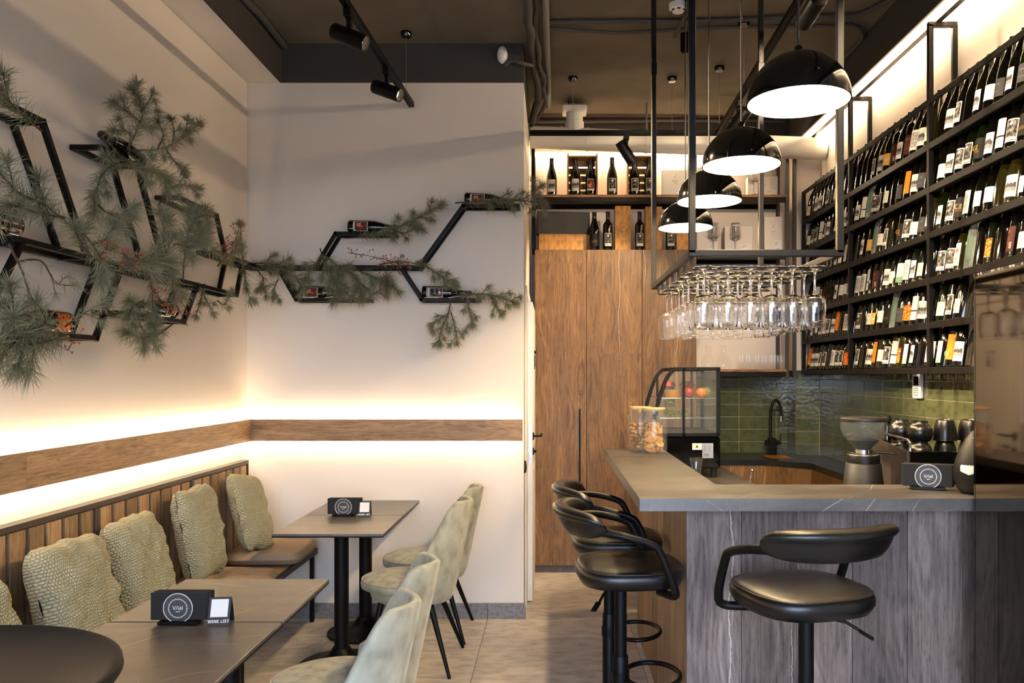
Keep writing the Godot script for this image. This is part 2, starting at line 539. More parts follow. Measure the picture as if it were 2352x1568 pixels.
const XL := -1.915      # left wall
const XR := 2.08        # right wall
const DN := 5.067       # back wall behind the tables
const DB := 6.526       # tiled back wall behind the bar
const XP := -0.1825     # side of the passage beside the tables
const CEIL := 3.596
const SOF := 3.35
const WARM := Color(1.0, 0.88, 0.72)
const LED_BAND := 0.21
const LED_SHELF := 1.4
const LED_RACK := 1.5
const LED_ROOM := 3.0
const PENDANT := 1.1
const SPOT_L := 12.0
const SPOT_R := 5.0

func _ready() -> void:
	rng.seed = 7
	# camera: a level lens shifted a little up and to the left
	var cam := Camera3D.new()
	cam.name = "camera"
	cam.projection = Camera3D.PROJECTION_FRUSTUM
	cam.near = 0.05; cam.far = 60.0
	cam.size = 0.05 * 1568.0 / 1860.0
	cam.frustum_offset = Vector2(-94.0, 78.0) * 0.05 / 1860.0
	add_child(cam)
	cam.position = Vector3(0, 1.52, 0)
	cam.current = true
	# sky, seen only through the shop window behind the camera
	var we := WorldEnvironment.new()
	we.name = "environment"
	var env := Environment.new()
	env.background_mode = Environment.BG_SKY
	var sky := Sky.new()
	var sm := ProceduralSkyMaterial.new()
	sm.sky_top_color = Color(0.60, 0.70, 0.86); sm.sky_horizon_color = Color(0.85, 0.88, 0.93)
	sm.ground_bottom_color = Color(0.35, 0.35, 0.35); sm.ground_horizon_color = Color(0.6, 0.61, 0.62)
	sm.sky_energy_multiplier = 3.3
	sky.sky_material = sm
	env.sky = sky
	env.tonemap_mode = Environment.TONE_MAPPER_LINEAR
	env.tonemap_exposure = 1.75
	env.sdfgi_enabled = true; env.ssao_enabled = true; env.ssil_enabled = true
	we.environment = env
	add_child(we)
	make_materials()
	build_shell()
	build_light_bands()
	build_ceiling_things()
	build_bar()
	build_bench()
	build_tables()
	build_cabinets()
	build_rack()
	build_glass_rack()
	build_pendants()
	build_counter_things()
	build_shelf_things()
	build_wall_branches()
	build_pine()

# ---------------------------------------------------------------- the room
func slab(called: String, lo: Vector3, hi: Vector3, m: Material, bev := 0.0) -> MeshInstance3D:
	var q := g()
	q.span(lo, hi, bev)
	return struct(called, q, m)

func build_shell() -> void:
	slab("wall_left", Vector3(-2.12, -0.1, -5.3), Vector3(XL, 3.75, 2.0), M.wall)
	slab("wall_back_niche", Vector3(-2.12, -0.1, -6.75), Vector3(XP, SOF, -DN), M.wall)
	slab("wall_back_niche_upper", Vector3(-2.12, SOF, -6.75), Vector3(XP, 3.75, -DN), M.wall_paint_dark)
	slab("wall_back_bar", Vector3(XP, -0.1, -6.75), Vector3(2.3, 3.75, -DB), M.wall)
	slab("wall_right", Vector3(XR, -0.1, -6.75), Vector3(2.28, 3.75, 2.0), M.wall)
	slab("wall_corner_column", Vector3(1.893, -0.1, -DB), Vector3(XR, SOF, -6.30), M.wall)
	slab("ceiling", Vector3(-2.12, CEIL, -6.75), Vector3(2.28, 3.75, 2.0), M.ceiling_paint)
	# boxed beams along both side walls: pale below, dark on the side
	slab("trim_1", Vector3(XL, SOF, -DN), Vector3(-1.706, SOF + 0.02, 1.8), M.wall)
	slab("trim_2", Vector3(-1.706, SOF, -DN), Vector3(-1.694, CEIL, 1.8), M.wall_paint_dark)
	slab("trim_3", Vector3(1.912, SOF, -DB), Vector3(XR, SOF + 0.02, 1.8), M.wall)
	slab("trim_4", Vector3(1.90, SOF, -DB), Vector3(1.912, CEIL, 1.8), M.wall_paint_dark)
	slab("trim_5", Vector3(XP, SOF, -DB), Vector3(1.90, CEIL, -DB + 0.012), M.wall_paint_dark)
	# floor: large stone tiles on a bed of grout
	var fl := slab("floor", Vector3(-2.12, -0.12, -6.75), Vector3(2.28, -0.004, 2.0), M.grout)
	var pitch := 0.88
	var xs := [XL]
	var x := -0.409 - pitch
	while x < XR:
		xs.append(x); x += pitch
	xs.append(XR)
	var zs := [-DB]
	var z := -5.60
	while z < 1.8:
		zs.append(z); z += pitch
	zs.append(1.8)
	var k := 0
	for a in xs.size() - 1:
		for b in zs.size() - 1:
			var q := g()
			q.span(Vector3(xs[a] + 0.0014, -0.02, zs[b] + 0.0014), Vector3(xs[a + 1] - 0.0014, 0, zs[b + 1] - 0.0014), 0.0012)
			obj("tile", q, M["floor_tile_%d" % ((a * 2 + b * 5) % 3)], fl)
			k += 1
	# skirting tiles
	var sk := g()
	sk.span(Vector3(XL, 0, -DN), Vector3(XP + 0.012, 0.096, -DN + 0.004))
	var sb := struct("baseboard_back", sk, M.grout)
	for e in [[XL, -1.30], [-1.30, -0.409], [-0.409, XP + 0.012]]:
		var q := g()
		q.span(Vector3(e[0] + 0.001, 0, -DN), Vector3(e[1] - 0.001, 0.098, -DN + 0.012), 0.0015)
		obj("tile", q, M.skirting_tile, sb)
	var sl := g()
	sl.span(Vector3(XL, 0, -DN), Vector3(XL + 0.012, 0.098, 1.8), 0.0015)
	struct("baseboard_left", sl, M.skirting_tile)
	# shop front behind the camera: piers, sill, lintel and two panes
	slab("wall_front", Vector3(-2.12, -0.1, 1.8), Vector3(-1.75, 3.75, 2.0), M.wall)
	slab("wall_front_pier", Vector3(1.75, -0.1, 1.8), Vector3(2.28, 3.75, 2.0), M.wall)
	slab("wall_front_sill", Vector3(-1.75, -0.1, 1.8), Vector3(1.75, 0.12, 2.0), M.wall)
	slab("wall_front_lintel", Vector3(-1.75, 2.95, 1.8), Vector3(1.75, 3.75, 2.0), M.wall)
	var wf := g()
	for e in [-1.73, -0.6, 0.6, 1.73]:
		wf.span(Vector3(e - 0.03, 0.12, 1.86), Vector3(e + 0.03, 2.95, 1.92), 0.003)
	for e in [0.14, 2.92]:
		wf.span(Vector3(-1.75, e - 0.03, 1.86), Vector3(1.75, e + 0.03, 1.92), 0.003)
	var w1 := struct("window_1", wf, M.black_metal)
	for e in [-1.165, 0.0, 1.165]:
		var q := g()
		q.span(Vector3(e - 0.56, 0.17, 1.887), Vector3(e + 0.56, 2.89, 1.893))
		obj("pane", q, M.pane, w1)
	var pv := slab("floor_outside", Vector3(-12, -0.25, 2.0), Vector3(12, -0.15, 14.0), M.skirting_tile)
	pv.set_meta("kind", "structure")
	# door leaf in the side of the passage, with frame, lock and sign
	var d := thing("door", "white door leaf with black lever handle in the passage side wall", "door", Vector3(-0.172, 0, -5.43))
	d.set_meta("kind", "structure")
	d.name = "door_1"
	var q := g()
	q.span(Vector3(0, 0.008, -0.80), Vector3(0.035, 2.013, 0), 0.002)
	q.span(Vector3(0.035, 0.12, -0.69), Vector3(0.039, 0.88, -0.11), 0.002)
	q.span(Vector3(0.035, 1.0, -0.69), Vector3(0.039, 1.90, -0.11), 0.002)
	obj("leaf", q, M.white_paint, d)
	q = g(); q.span(Vector3(0.008, 0.93, 0), Vector3(0.027, 1.20, 0.0025), 0.001)
	var lk := obj("lock_plate", q, M.steel, d)
	q = g(); q.span(Vector3(0.012, 1.07, 0.0025), Vector3(0.023, 1.095, 0.008), 0.001)
	obj("latch", q, M.steel, lk)
	q = g()
	q.span(Vector3(0.035, 1.085, -0.075), Vector3(0.045, 1.135, -0.03), 0.002)
	q.tube([Vector3(0.045, 1.11, -0.05), Vector3(0.085, 1.112, -0.05), Vector3(0.092, 1.112, -0.06), Vector3(0.092, 1.115, -0.17)], 0.008, 8)
	obj("handle", q, M.black_metal, d)
	q = g(); q.span(Vector3(0.035, 0.985, -0.075), Vector3(0.045, 1.03, -0.03), 0.002)
	q.tube([Vector3(0.045, 1.007, -0.052), Vector3(0.06, 1.007, -0.052)], 0.01, 8)
	obj("thumb_turn", q, M.black_metal, d)
	# toilet sign: two line figures and a slash
	q = g()
	for s in [0.0, 1.0]:
		var cz: float = -0.31 - 0.075 * s
		q.tube([Vector3(0.041, 1.685, cz), Vector3(0.0412, 1.685, cz - 0.004)], 0.012, 10)
		q.bar(Vector3(0.041, 1.665, cz), Vector3(0.041, 1.565 + 0.02 * s, cz), 0.004, 0.006, 0.0)
		if s > 0.5:
			q.bar(Vector3(0.041, 1.66, cz), Vector3(0.041, 1.59, cz - 0.022), 0.004, 0.005, 0.0)
			q.bar(Vector3(0.041, 1.66, cz), Vector3(0.041, 1.59, cz + 0.022), 0.004, 0.005, 0.0)
			q.bar(Vector3(0.041, 1.59, cz - 0.022), Vector3(0.041, 1.59, cz + 0.022), 0.004, 0.005, 0.0)
	obj("sign", q, M.black_metal, d)
	q = g()
	q.span(Vector3(XP, 0, -5.36), Vector3(XP + 0.012, 2.11, -5.30), 0.002)
	q.span(Vector3(XP, 2.05, -6.2), Vector3(XP + 0.012, 2.11, -5.36), 0.002)
	struct("trim_6", q, M.white_paint)
	q = g()
	q.lathe([Vector2(0.0, -0.012), Vector2(0.014, -0.01), Vector2(0.02, 0.0), Vector2(0.014, 0.012), Vector2(0.0, 0.014)], 10)
	var stp := obj("door_stop", q, M.rubber, self, Transform3D(Basis().scaled(Vector3(0.7, 3.2, 0.7)), Vector3(XP + 0.004, 0.94, -5.12)))
	tag(stp, "black oval bumper on the wall edge beside the white door", "bumper")

func build_light_bands() -> void:
	# oak boards standing off both walls, warm strips along their upper and lower edges
	var y0 := 1.114
	var y1 := 1.2476
	var len_l := 4.8
	var a := thing("wall_light_band", "oak board band glowing along both edges on the wall above the bench", "wall light", Vector3(XL, 0, -DN))
	for e in [[0.0, 2.19], [2.192, 3.5], [3.502, len_l]]:
		var q := g()
		q.span(Vector3(0.034, y0, e[0] + (0.0 if e[0] > 0.0 else 0.046)), Vector3(0.046, y1, e[1]), 0.001)
		obj("plank", q, M["oak_band_%d" % (1 if e[0] == 2.192 else 0)], a)
	var b := thing("wall_light_band", "short oak board band glowing along both edges behind the far table", "wall light", Vector3(XL, 0, -DN))
	var wb := XP - XL
	var qb := g()
	qb.span(Vector3(0.034, y0, 0.034), Vector3(wb - 0.006, y1, 0.046), 0.001)
	obj("plank", qb, M.oak_band_1, b)
	for up in [1.0, -1.0]:
		var y: float = (y1 - 0.006) if up > 0 else (y0 + 0.006)
		var q := g()
		q.span(Vector3(0.026, y - 0.004, 0.05), Vector3(0.033, y + 0.004, len_l))
		obj("light_strip", q, M.led, a)
		q = g()
		q.span(Vector3(0.05, y - 0.004, 0.026), Vector3(wb - 0.01, y + 0.004, 0.033))
		obj("light_strip", q, M.led, b)
		var dir := Vector3(-0.75, up, 0).normalized()
		strip_light("strip_glow", a, Transform3D(Basis.looking_at(dir, Vector3.BACK), Vector3(0.022, y + up * 0.004, len_l * 0.5 + 0.02)), Vector2(0.01, len_l - 0.1), LED_BAND * len_l, WARM)
		dir = Vector3(0, up, -0.75).normalized()
		strip_light("strip_glow", b, Transform3D(Basis.looking_at(dir, Vector3.RIGHT), Vector3(wb * 0.5, y + up * 0.004, 0.022)), Vector2(0.01, wb - 0.1), LED_BAND * wb, WARM)

# ---------------------------------------------------------------- tracks, spotlights, pipes
const TRACK_Y := 3.21

func spotlight(label: String, top: Vector3, dir: Vector3, energy: float, cone := 24.0) -> void:
	var s := thing("track_spotlight", label, "spotlight", top, 0.0, "spotlights on the ceiling tracks")
	dir = dir.normalized()
	var q := g()
	q.span(Vector3(-0.018, -0.045, -0.045), Vector3(0.018, -0.006, 0.045), 0.003)
	obj("adaptor", q, M.black_metal, s)
	q = g()
	q.tube([Vector3(0, -0.045, 0), Vector3(0, -0.09, 0)], 0.014, 10)
	obj("joint", q, M.black_metal, s)
	var c := Vector3(0, -0.125, 0)
	q = g()
	q.xf = Transform3D(Basis.looking_at(dir, Vector3(0.1, 0.2, 1).normalized()) * Basis(Vector3.RIGHT, -PI / 2), c)   # y runs along the beam
	q.lathe([Vector2(0.0, -0.085), Vector2(0.034, -0.085), Vector2(0.0375, -0.08), Vector2(0.0375, 0.085), Vector2(0.0345, 0.085), Vector2(0.0335, 0.05), Vector2(0.0, 0.05)], 24)
	obj("housing", q, M.black_metal, s)
	q = g()
	q.xf = Transform3D(Basis.looking_at(dir, Vector3(0.1, 0.2, 1).normalized()) * Basis(Vector3.RIGHT, -PI / 2), c)
	q.lathe([Vector2(0.0, 0.052), Vector2(0.031, 0.052), Vector2(0.031, 0.054), Vector2(0.0, 0.054)], 16)
	obj("lens", q, M.lens if energy > 0.0 else M.matte_black, s)
	if energy > 0.0:
		var l := SpotLight3D.new()
		l.name = "spot_glow"; l.light_energy = energy; l.light_color = WARM; l.spot_angle = cone; l.spot_angle_attenuation = 0.5
		l.spot_range = 12.0; l.spot_attenuation = 2.0; l.light_size = 0.03; l.shadow_enabled = true
		s.add_child(l, true)
		l.transform = Transform3D(Basis.looking_at(dir, Vector3(0.1, 0.2, 1).normalized()), c + dir * 0.06)

func track(label: String, pts: Array, hangers: Array) -> void:
	var t := thing("lighting_track", label, "track")
	for k in pts.size() - 1:
		var q := g()
		q.bar(pts[k], pts[k + 1], 0.034, 0.03, 0.002)
		var dir: Vector3 = (pts[k + 1] - pts[k]).normalized()
		var sd := dir.cross(Vector3.UP)
		for e in [-0.011, 0.011]:
			q.bar(pts[k] + sd * e - Vector3(0, 0.016, 0), pts[k + 1] + sd * e - Vector3(0, 0.016, 0), 0.006, 0.006, 0.0)
		obj("rail", q, M.black_metal, t)
	for h in hangers:
		var q := g()
		q.tube([h, Vector3(h.x, CEIL - 0.02, h.z)], 0.0016, 5)
		var w := obj("suspension_wire", q, M.wire, t)
		q = g()
		q.lathe([Vector2(0, -0.03), Vector2(0.026, -0.03), Vector2(0.034, -0.012), Vector2(0.034, 0.0), Vector2(0, 0.0)], 16)
		obj("ceiling_cup", q, M.gloss_black, w, at(h.x, CEIL, h.z))

func wavy(pts: Array, r: float, amp: float, sd: int) -> G:
	var q := g()
	var nz := noise(0.8, 2, FastNoiseLite.TYPE_SIMPLEX_SMOOTH, sd)
	var c := Curve3D.new()
	for p in pts:
		c.add_point(p)
	var out := []
	var ln := c.get_baked_length()
	var m := int(maxf(6.0, ln / 0.09))
	for k in m + 1:
		var p := c.sample_baked(ln * k / m, true)
		out.append(p + Vector3(nz.get_noise_2d(p.z * 3.0 + p.x * 3.0, 1.0), 0.3 * nz.get_noise_2d(p.z * 3.0, 9.0), nz.get_noise_2d(p.x * 3.0 + p.z * 2.0, 5.0)) * amp)
	q.tube(out, r, 8)
	return q

func build_ceiling_things() -> void:
	glow("lens", WARM, 5.0)
	track("black lighting track hung on wires above the tables", [Vector3(-1.05, TRACK_Y, -1.0), Vector3(-0.8825, TRACK_Y, -5.055)],
		[Vector3(-0.888, TRACK_Y, -4.90), Vector3(-0.935, TRACK_Y, -3.75), Vector3(-0.99, TRACK_Y, -2.3)])
	track("black L-shaped lighting track hung on wires above the bar", [Vector3(XP + 0.02, TRACK_Y, -5.64), Vector3(1.15, TRACK_Y, -5.64), Vector3(1.06, TRACK_Y, -1.4)],
		[Vector3(0.14, TRACK_Y, -5.64), Vector3(0.83, TRACK_Y, -5.64), Vector3(1.12, TRACK_Y, -5.45), Vector3(1.12, TRACK_Y, -4.75), Vector3(1.08, TRACK_Y, -2.4)])
	spotlight("black cylinder spotlight close to the wall end of the track above the tables", Vector3(-0.905, TRACK_Y - 0.012, -4.42), Vector3(0.85, -0.36, 0.22), SPOT_L, 26.0)
	spotlight("black cylinder spotlight further along the track above the tables", Vector3(-0.935, TRACK_Y - 0.012, -3.72), Vector3(0.85, -0.36, 0.10), SPOT_L, 26.0)
	spotlight("black cylinder spotlight on the short arm of the L-shaped track", Vector3(0.51, TRACK_Y - 0.012, -5.64), Vector3(0.55, -0.75, -0.25), 0.0)
	spotlight("black cylinder spotlight on the L-shaped track above the second dome lamp", Vector3(1.135, TRACK_Y - 0.012, -4.95), Vector3(-0.5, -0.72, -0.62), SPOT_R, 30.0)
	spotlight("black cylinder spotlight on the L-shaped track behind the largest-looking dome lamp", Vector3(1.10, TRACK_Y - 0.012, -3.45), Vector3(-0.25, -0.55, -2.85), SPOT_R * 0.55, 22.0)
	spotlight("black cylinder spotlight on the L-shaped track aimed at the green tiles", Vector3(1.07, TRACK_Y - 0.012, -1.9), Vector3(0.55, -0.95, -1.55), SPOT_R, 30.0)
	# white ventilation duct with a riser and a square grille
	var d := thing("ventilation_duct", "white plastic ventilation duct crossing below the ceiling above the shelf", "duct")
	var pa := Vector3(XP + 0.01, 3.335, -6.17)
	var pb := Vector3(XR - 0.01, 3.245, -6.17)
	var q := g()
	q.tube([pa, pa.lerp(pb, 0.5), pb], 0.083, 28)
	obj("pipe", q, M.pvc, d)
	for f in [0.105, 0.195, 0.395]:
		q = g()
		var dir := (pb - pa).normalized()
		q.tube([pa.lerp(pb, f) - dir * 0.012, pa.lerp(pb, f) + dir * 0.012], 0.0865, 28)
		obj("collar", q, M.pvc, d)
	var tp := pa.lerp(pb, 0.15)
	q = g()
	q.xf = at(tp.x, tp.y, tp.z)
	q.lathe([Vector2(0.072, 0.02), Vector2(0.072, 0.125), Vector2(0.064, 0.13), Vector2(0.064, 0.2), Vector2(0.0, 0.2)], 24)
	obj("riser", q, M.pvc, d)
	q = g()
	q.box(tp + Vector3(0, 0.215, 0), Vector3(0.185, 0.035, 0.185), 0.006)
	var gr := obj("grille", q, M.pvc, d)
	for k in 9:
		q = g()
		q.box(tp + Vector3(-0.072 + 0.018 * k, 0.238, 0), Vector3(0.006, 0.012, 0.17))
		obj("fin", q, M.pvc, gr)
	q = g()
	q.tube([pa.lerp(pb, 0.395) + Vector3(0, 0.08, 0), Vector3(pa.lerp(pb, 0.395).x, CEIL, -6.17)], 0.006, 8)
	obj("hanger", q, M.pvc_grey, d)
	# grey conduits and a pipe on the ceiling
	var defs := [
		["grey_pipe", "straight grey pipe under the ceiling beside the passage", [Vector3(-0.05, 3.56, -1.0), Vector3(-0.045, 3.56, -3.6), Vector3(-0.03, 3.56, -6.15)], 0.019, 0.0, M.pvc_grey],
		["cable_conduit", "thickest wavy grey conduit along the passage edge of the ceiling", [Vector3(-0.15, 3.565, -2.5), Vector3(-0.135, 3.56, -4.6), Vector3(-0.12, 3.54, -5.3), Vector3(-0.10, 3.47, -5.75), Vector3(-0.16, 3.40, -6.0)], 0.027, 0.02, M.conduit],
		["cable_conduit", "thin grey conduit beside the thick one on the passage ceiling edge", [Vector3(-0.095, 3.566, -2.5), Vector3(-0.09, 3.562, -4.7), Vector3(-0.075, 3.52, -5.4), Vector3(-0.06, 3.45, -5.9), Vector3(-0.15, 3.40, -6.1)], 0.014, 0.03, M.conduit],
		["cable_conduit", "grey conduit crossing the ceiling behind the smoke detector", [Vector3(-0.06, 3.578, -4.72), Vector3(0.9, 3.578, -4.70), Vector3(1.75, 3.578, -4.62), Vector3(1.87, 3.578, -4.4), Vector3(1.87, 3.575, -2.5)], 0.014, 0.008, M.conduit],
		["cable_conduit", "sagging grey conduit crossing the ceiling beside its twin", [Vector3(-0.06, 3.576, -4.80), Vector3(0.4, 3.566, -4.84), Vector3(1.0, 3.576, -4.78), Vector3(1.78, 3.575, -4.75), Vector3(1.885, 3.57, -4.9), Vector3(1.885, 3.57, -6.3)], 0.012, 0.01, M.conduit],
		["cable_conduit", "grey conduit along the ceiling edge above the ventilation duct", [Vector3(-0.15, 3.54, -6.45), Vector3(0.6, 3.55, -6.46), Vector3(1.2, 3.56, -6.47), Vector3(1.85, 3.55, -6.46)], 0.016, 0.015, M.conduit],
		["cable_conduit", "grey conduit in the ceiling angle of the boxed beam above the bench", [Vector3(-1.67, 3.565, -1.2), Vector3(-1.668, 3.568, -3.0), Vector3(-1.67, 3.57, -5.05)], 0.022, 0.012, M.conduit],
		["cable_conduit", "short grey conduit running from the motion sensor to the passage", [Vector3(-0.30, 3.45, -5.05), Vector3(-0.26, 3.48, -5.04), Vector3(-0.2, 3.46, -5.03), Vector3(-0.13, 3.47, -5.1)], 0.012, 0.004, M.conduit],
		["cable_conduit", "short slanting grey conduit beside the smoke detector", [Vector3(0.80, 3.578, -4.1), Vector3(0.76, 3.575, -4.45), Vector3(0.74, 3.57, -4.9)], 0.012, 0.004, M.conduit]]
	for k in defs.size():
		var e: Array = defs[k]
		tag(obj(e[0], wavy(e[2], e[3], e[4], 100 + k), e[5]), e[1], "pipe" if e[0] == "grey_pipe" else "conduit", "" if e[0] == "grey_pipe" else "conduits on the ceiling")
	# smoke detector, small ceiling lamp, motion sensor
	var s := thing("smoke_detector", "white round smoke detector on the ceiling above the bar", "detector", Vector3(0.70, CEIL, -4.53))
	q = g(); q.lathe([Vector2(0, -0.045), Vector2(0.03, -0.045), Vector2(0.036, -0.03), Vector2(0.05, -0.026), Vector2(0.052, 0.0), Vector2(0, 0)], 24)
	obj("housing", q, M.white_paint, s)
	for k in 6:
		q = g(); q.xf = Transform3D(Basis(Vector3.UP, TAU * k / 6), Vector3())
		q.box(Vector3(0, -0.036, 0.034), Vector3(0.018, 0.008, 0.006))
		obj("vent", q, M.conduit, s)
	s = thing("ceiling_spot", "small black cylinder lamp fixed to the ceiling beside the smoke detector", "lamp", Vector3(0.80, CEIL, -4.92))
	q = g(); q.lathe([Vector2(0.0, -0.10), Vector2(0.022, -0.10), Vector2(0.025, -0.11), Vector2(0.026, 0.0), Vector2(0, 0)], 18)
	obj("housing", q, M.black_metal, s)
	s = thing("motion_sensor", "white oval motion sensor on the dark wall strip", "sensor", Vector3(-0.316, 3.52, -DN + 0.012))
	q = g(); q.ball(Vector3(), Vector3(0.033, 0.055, 0.026), 18, 12)
	obj("housing", q, M.white_paint, s)
	q = g(); q.ball(Vector3(0, -0.014, 0.006), Vector3(0.027, 0.034, 0.0235), 16, 10)
	obj("lens", q, M.white_paint, s)

# ---------------------------------------------------------------- the bar, kitchen worktop and tiles
func plan(q: G, poly: Array, y0: float, y1: float) -> void:   # a flat slab from a plan of (x, d) points
	var keep := q.xf
	q.xf = q.xf * Transform3D(Basis(Vector3(1, 0, 0), Vector3(0, 0, -1), Vector3(0, 1, 0)), Vector3())
	var a := 0.0
	for k in poly.size():
		var p: Vector2 = poly[k]
		a += p.cross(poly[(k + 1) % poly.size()])
	if a < 0: poly.reverse()
	q.prism(poly, y0, y1)
	q.xf = keep

func V(x: float, y: float) -> Vector2:
	return Vector2(x, y)

func build_bar() -> void:
	var q := g()
	plan(q, [V(0.31, 2.892), V(2.068, 2.892), V(2.068, 3.27), V(0.66, 3.27), V(0.66, 4.87), V(0.31, 4.87)], 1.0355, 1.0785)
	plan(q, [V(0.3115, 2.8935), V(2.0665, 2.8935), V(2.0665, 3.2685), V(0.6585, 3.2685), V(0.6585, 4.8685), V(0.3115, 4.8685)], 1.0785, 1.08)
	tag(obj("stone_counter", q, M.stone_slab), "L-shaped grey stone bar top with fine white veins", "counter top")
	var b := thing("bar_counter", "bar counter clad in grey weathered oak boards below the stone top", "counter")
	q = g()
	plan(q, [V(0.519, 3.049), V(2.07, 3.049), V(2.07, 3.2), V(0.62, 3.2), V(0.62, 4.8), V(0.519, 4.8)], 0.0, 1.0345)
	obj("carcass", q, M.black_metal, b)
	var x := 0.5
	var k := 0
	while x < 2.06:
		var x1 := minf(x + 0.207, 2.07)
		q = g()
		q.span(Vector3(x, 0.0, -3.048), Vector3(x1 - 0.0016, 1.0345, -3.03), 0.001)
		obj("plank", q, M["oak_grey_%d" % [0, 1, 0, 2, 0, 1, 2, 0, 1][k]], b)
		x = x1; k += 1
	var d := 3.05
	while d < 4.79:
		var d1 := minf(d + 0.207, 4.8)
		q = g()
		q.span(Vector3(0.5, 0.0, -d1 + 0.0016), Vector3(0.518, 1.0345, -d), 0.001)
		obj("plank", q, M["oak_bench_%d" % [0, 1, 0, 2, 1, 0, 1, 2, 0][k % 9]], b)
		d = d1; k += 1
	# lower work counter behind the bar
	var w := thing("work_counter", "low work counter with a stone top behind the bar", "counter")
	q = g()
	plan(q, [V(0.664, 3.274), V(2.06, 3.274), V(2.06, 3.9), V(1.15, 3.9), V(1.15, 5.5), V(0.664, 5.5)], 0.86, 0.90)
	obj("worktop", q, M.stone_slab, w)
	q = g()
	plan(q, [V(0.664, 3.274), V(2.06, 3.274), V(2.06, 3.86), V(1.11, 3.86), V(1.11, 5.46), V(0.664, 5.46)], 0.0, 0.86)
	obj("body", q, M["oak_warm_1"], w)
	# kitchen units along the tiled walls: black worktop with a gold sink
	var kt := thing("kitchen_unit", "kitchen base units with oak fronts under a black worktop", "cabinet")
	for poly in [[V(1.107, 5.985), V(1.5725, 5.957), V(1.62, 5.9095), V(1.62, 6.52), V(1.107, 6.52)], [V(1.62, 5.9095), V(1.80, 5.729), V(1.80, 6.05), V(1.62, 6.05)],
			[V(1.62, 6.30), V(1.80, 6.30), V(1.80, 6.52), V(1.62, 6.52)], [V(1.80, 5.729), V(1.82, 5.709), V(1.82, 3.95), V(2.07, 3.95), V(2.07, 6.29), V(1.885, 6.29), V(1.885, 6.52), V(1.80, 6.52)]]:
		q = g()
		plan(q, poly, 0.862, 0.90)
		obj("worktop", q, M.tile_dark_sheet, kt)
	q = g()
	plan(q, [V(1.107, 6.03), V(1.585, 6.0), V(1.845, 5.735), V(1.845, 3.97), V(2.07, 3.97), V(2.07, 6.29), V(1.885, 6.29), V(1.885, 6.52), V(1.107, 6.52)], 0.0, 0.70)
	obj("carcass", q, M.black_metal, kt)
	var fr := [V(1.107, 6.012), V(1.5775, 5.983), V(1.832, 5.722), V(1.832, 4.85), V(1.832, 3.98)]
	for e in 4:
		var a: Vector2 = fr[e]
		var c: Vector2 = fr[e + 1]
		var dir := (c - a).normalized()
		a += dir * 0.002; c -= dir * 0.002
		q = g()
		q.bar(Vector3(a.x, 0.45, -a.y), Vector3(c.x, 0.45, -c.y), 0.018, 0.82, 0.001)
		obj("door", q, M["oak_warm_%d" % (e % 3)], kt)
	q = g()
	q.span(Vector3(1.62, 0.74, -6.30), Vector3(1.80, 0.75, -6.05))
	for e in [[1.62, 1.626, 6.05, 6.30], [1.794, 1.80, 6.05, 6.30], [1.62, 1.80, 6.05, 6.056], [1.62, 1.80, 6.294, 6.30]]:
		q.span(Vector3(e[0], 0.75, -e[3]), Vector3(e[1], 0.901, -e[2]))
	obj("sink", q, M.gold, kt)
	# tap
	var f := thing("tap", "black swan-neck kitchen tap with chrome nozzle behind the gold sink", "tap", Vector3(1.73, 0.90, -6.40))
	q = g()
	q.span(Vector3(-0.03, 0, -0.03), Vector3(0.03, 0.125, 0.03), 0.004)
	q.span(Vector3(-0.055, 0.07, -0.02), Vector3(-0.03, 0.11, 0.02), 0.003)
	obj("body", q, M.black_metal, f)
	q = g()
	q.tube([Vector3(0.03, 0.09, 0), Vector3(0.06, 0.09, 0), Vector3(0.072, 0.09, 0)], [0.016, 0.018, 0.014], 12)
	q.tube([Vector3(0.062, 0.1, 0), Vector3(0.075, 0.16, 0.0)], 0.005, 8)
	obj("lever", q, M.black_metal, f)
	q = g()
	var pts := []
	for e in 15:
		var a := PI * e / 14.0
		pts.append(Vector3(0.032 - 0.042 * cos(a), 0.30 + 0.125 * sin(a) if a < PI * 0.5 else 0.30 + 0.125 * sin(a), 0))
	pts.insert(0, Vector3(-0.012, 0.12, 0))
	q.tube(pts, 0.011, 10)
	q.tube([Vector3(-0.008, 0.345, 0), Vector3(0.066, 0.345, 0)], 0.005, 8)
	obj("spout", q, M.black_metal, f)
	q = g()
	q.tube([Vector3(0.074, 0.30, 0), Vector3(0.074, 0.255, 0)], [0.011, 0.014], 12)
	obj("nozzle", q, M.steel, f)
	# glazed tiles on grout
	var tw := g()
	tw.span(Vector3(1.107, 0.90, -DB), Vector3(1.893, 1.56, -DB + 0.004))
	tw.span(Vector3(1.889, 0.90, -DB), Vector3(1.893, 1.56, -6.30))
	tw.span(Vector3(1.889, 0.90, -6.30), Vector3(XR, 1.56, -6.296))
	tw.span(Vector3(XR - 0.004, 0.90, -6.30), Vector3(XR, 1.56, -2.95))
	var sp := struct("wall_tiling", tw, M.tile_grout)
	var rows := [[0.90, 0.988], [0.988, 1.088], [1.088, 1.188], [1.188, 1.288], [1.288, 1.388], [1.388, 1.488], [1.488, 1.56]]
	k = 0
	var gap := 0.0016
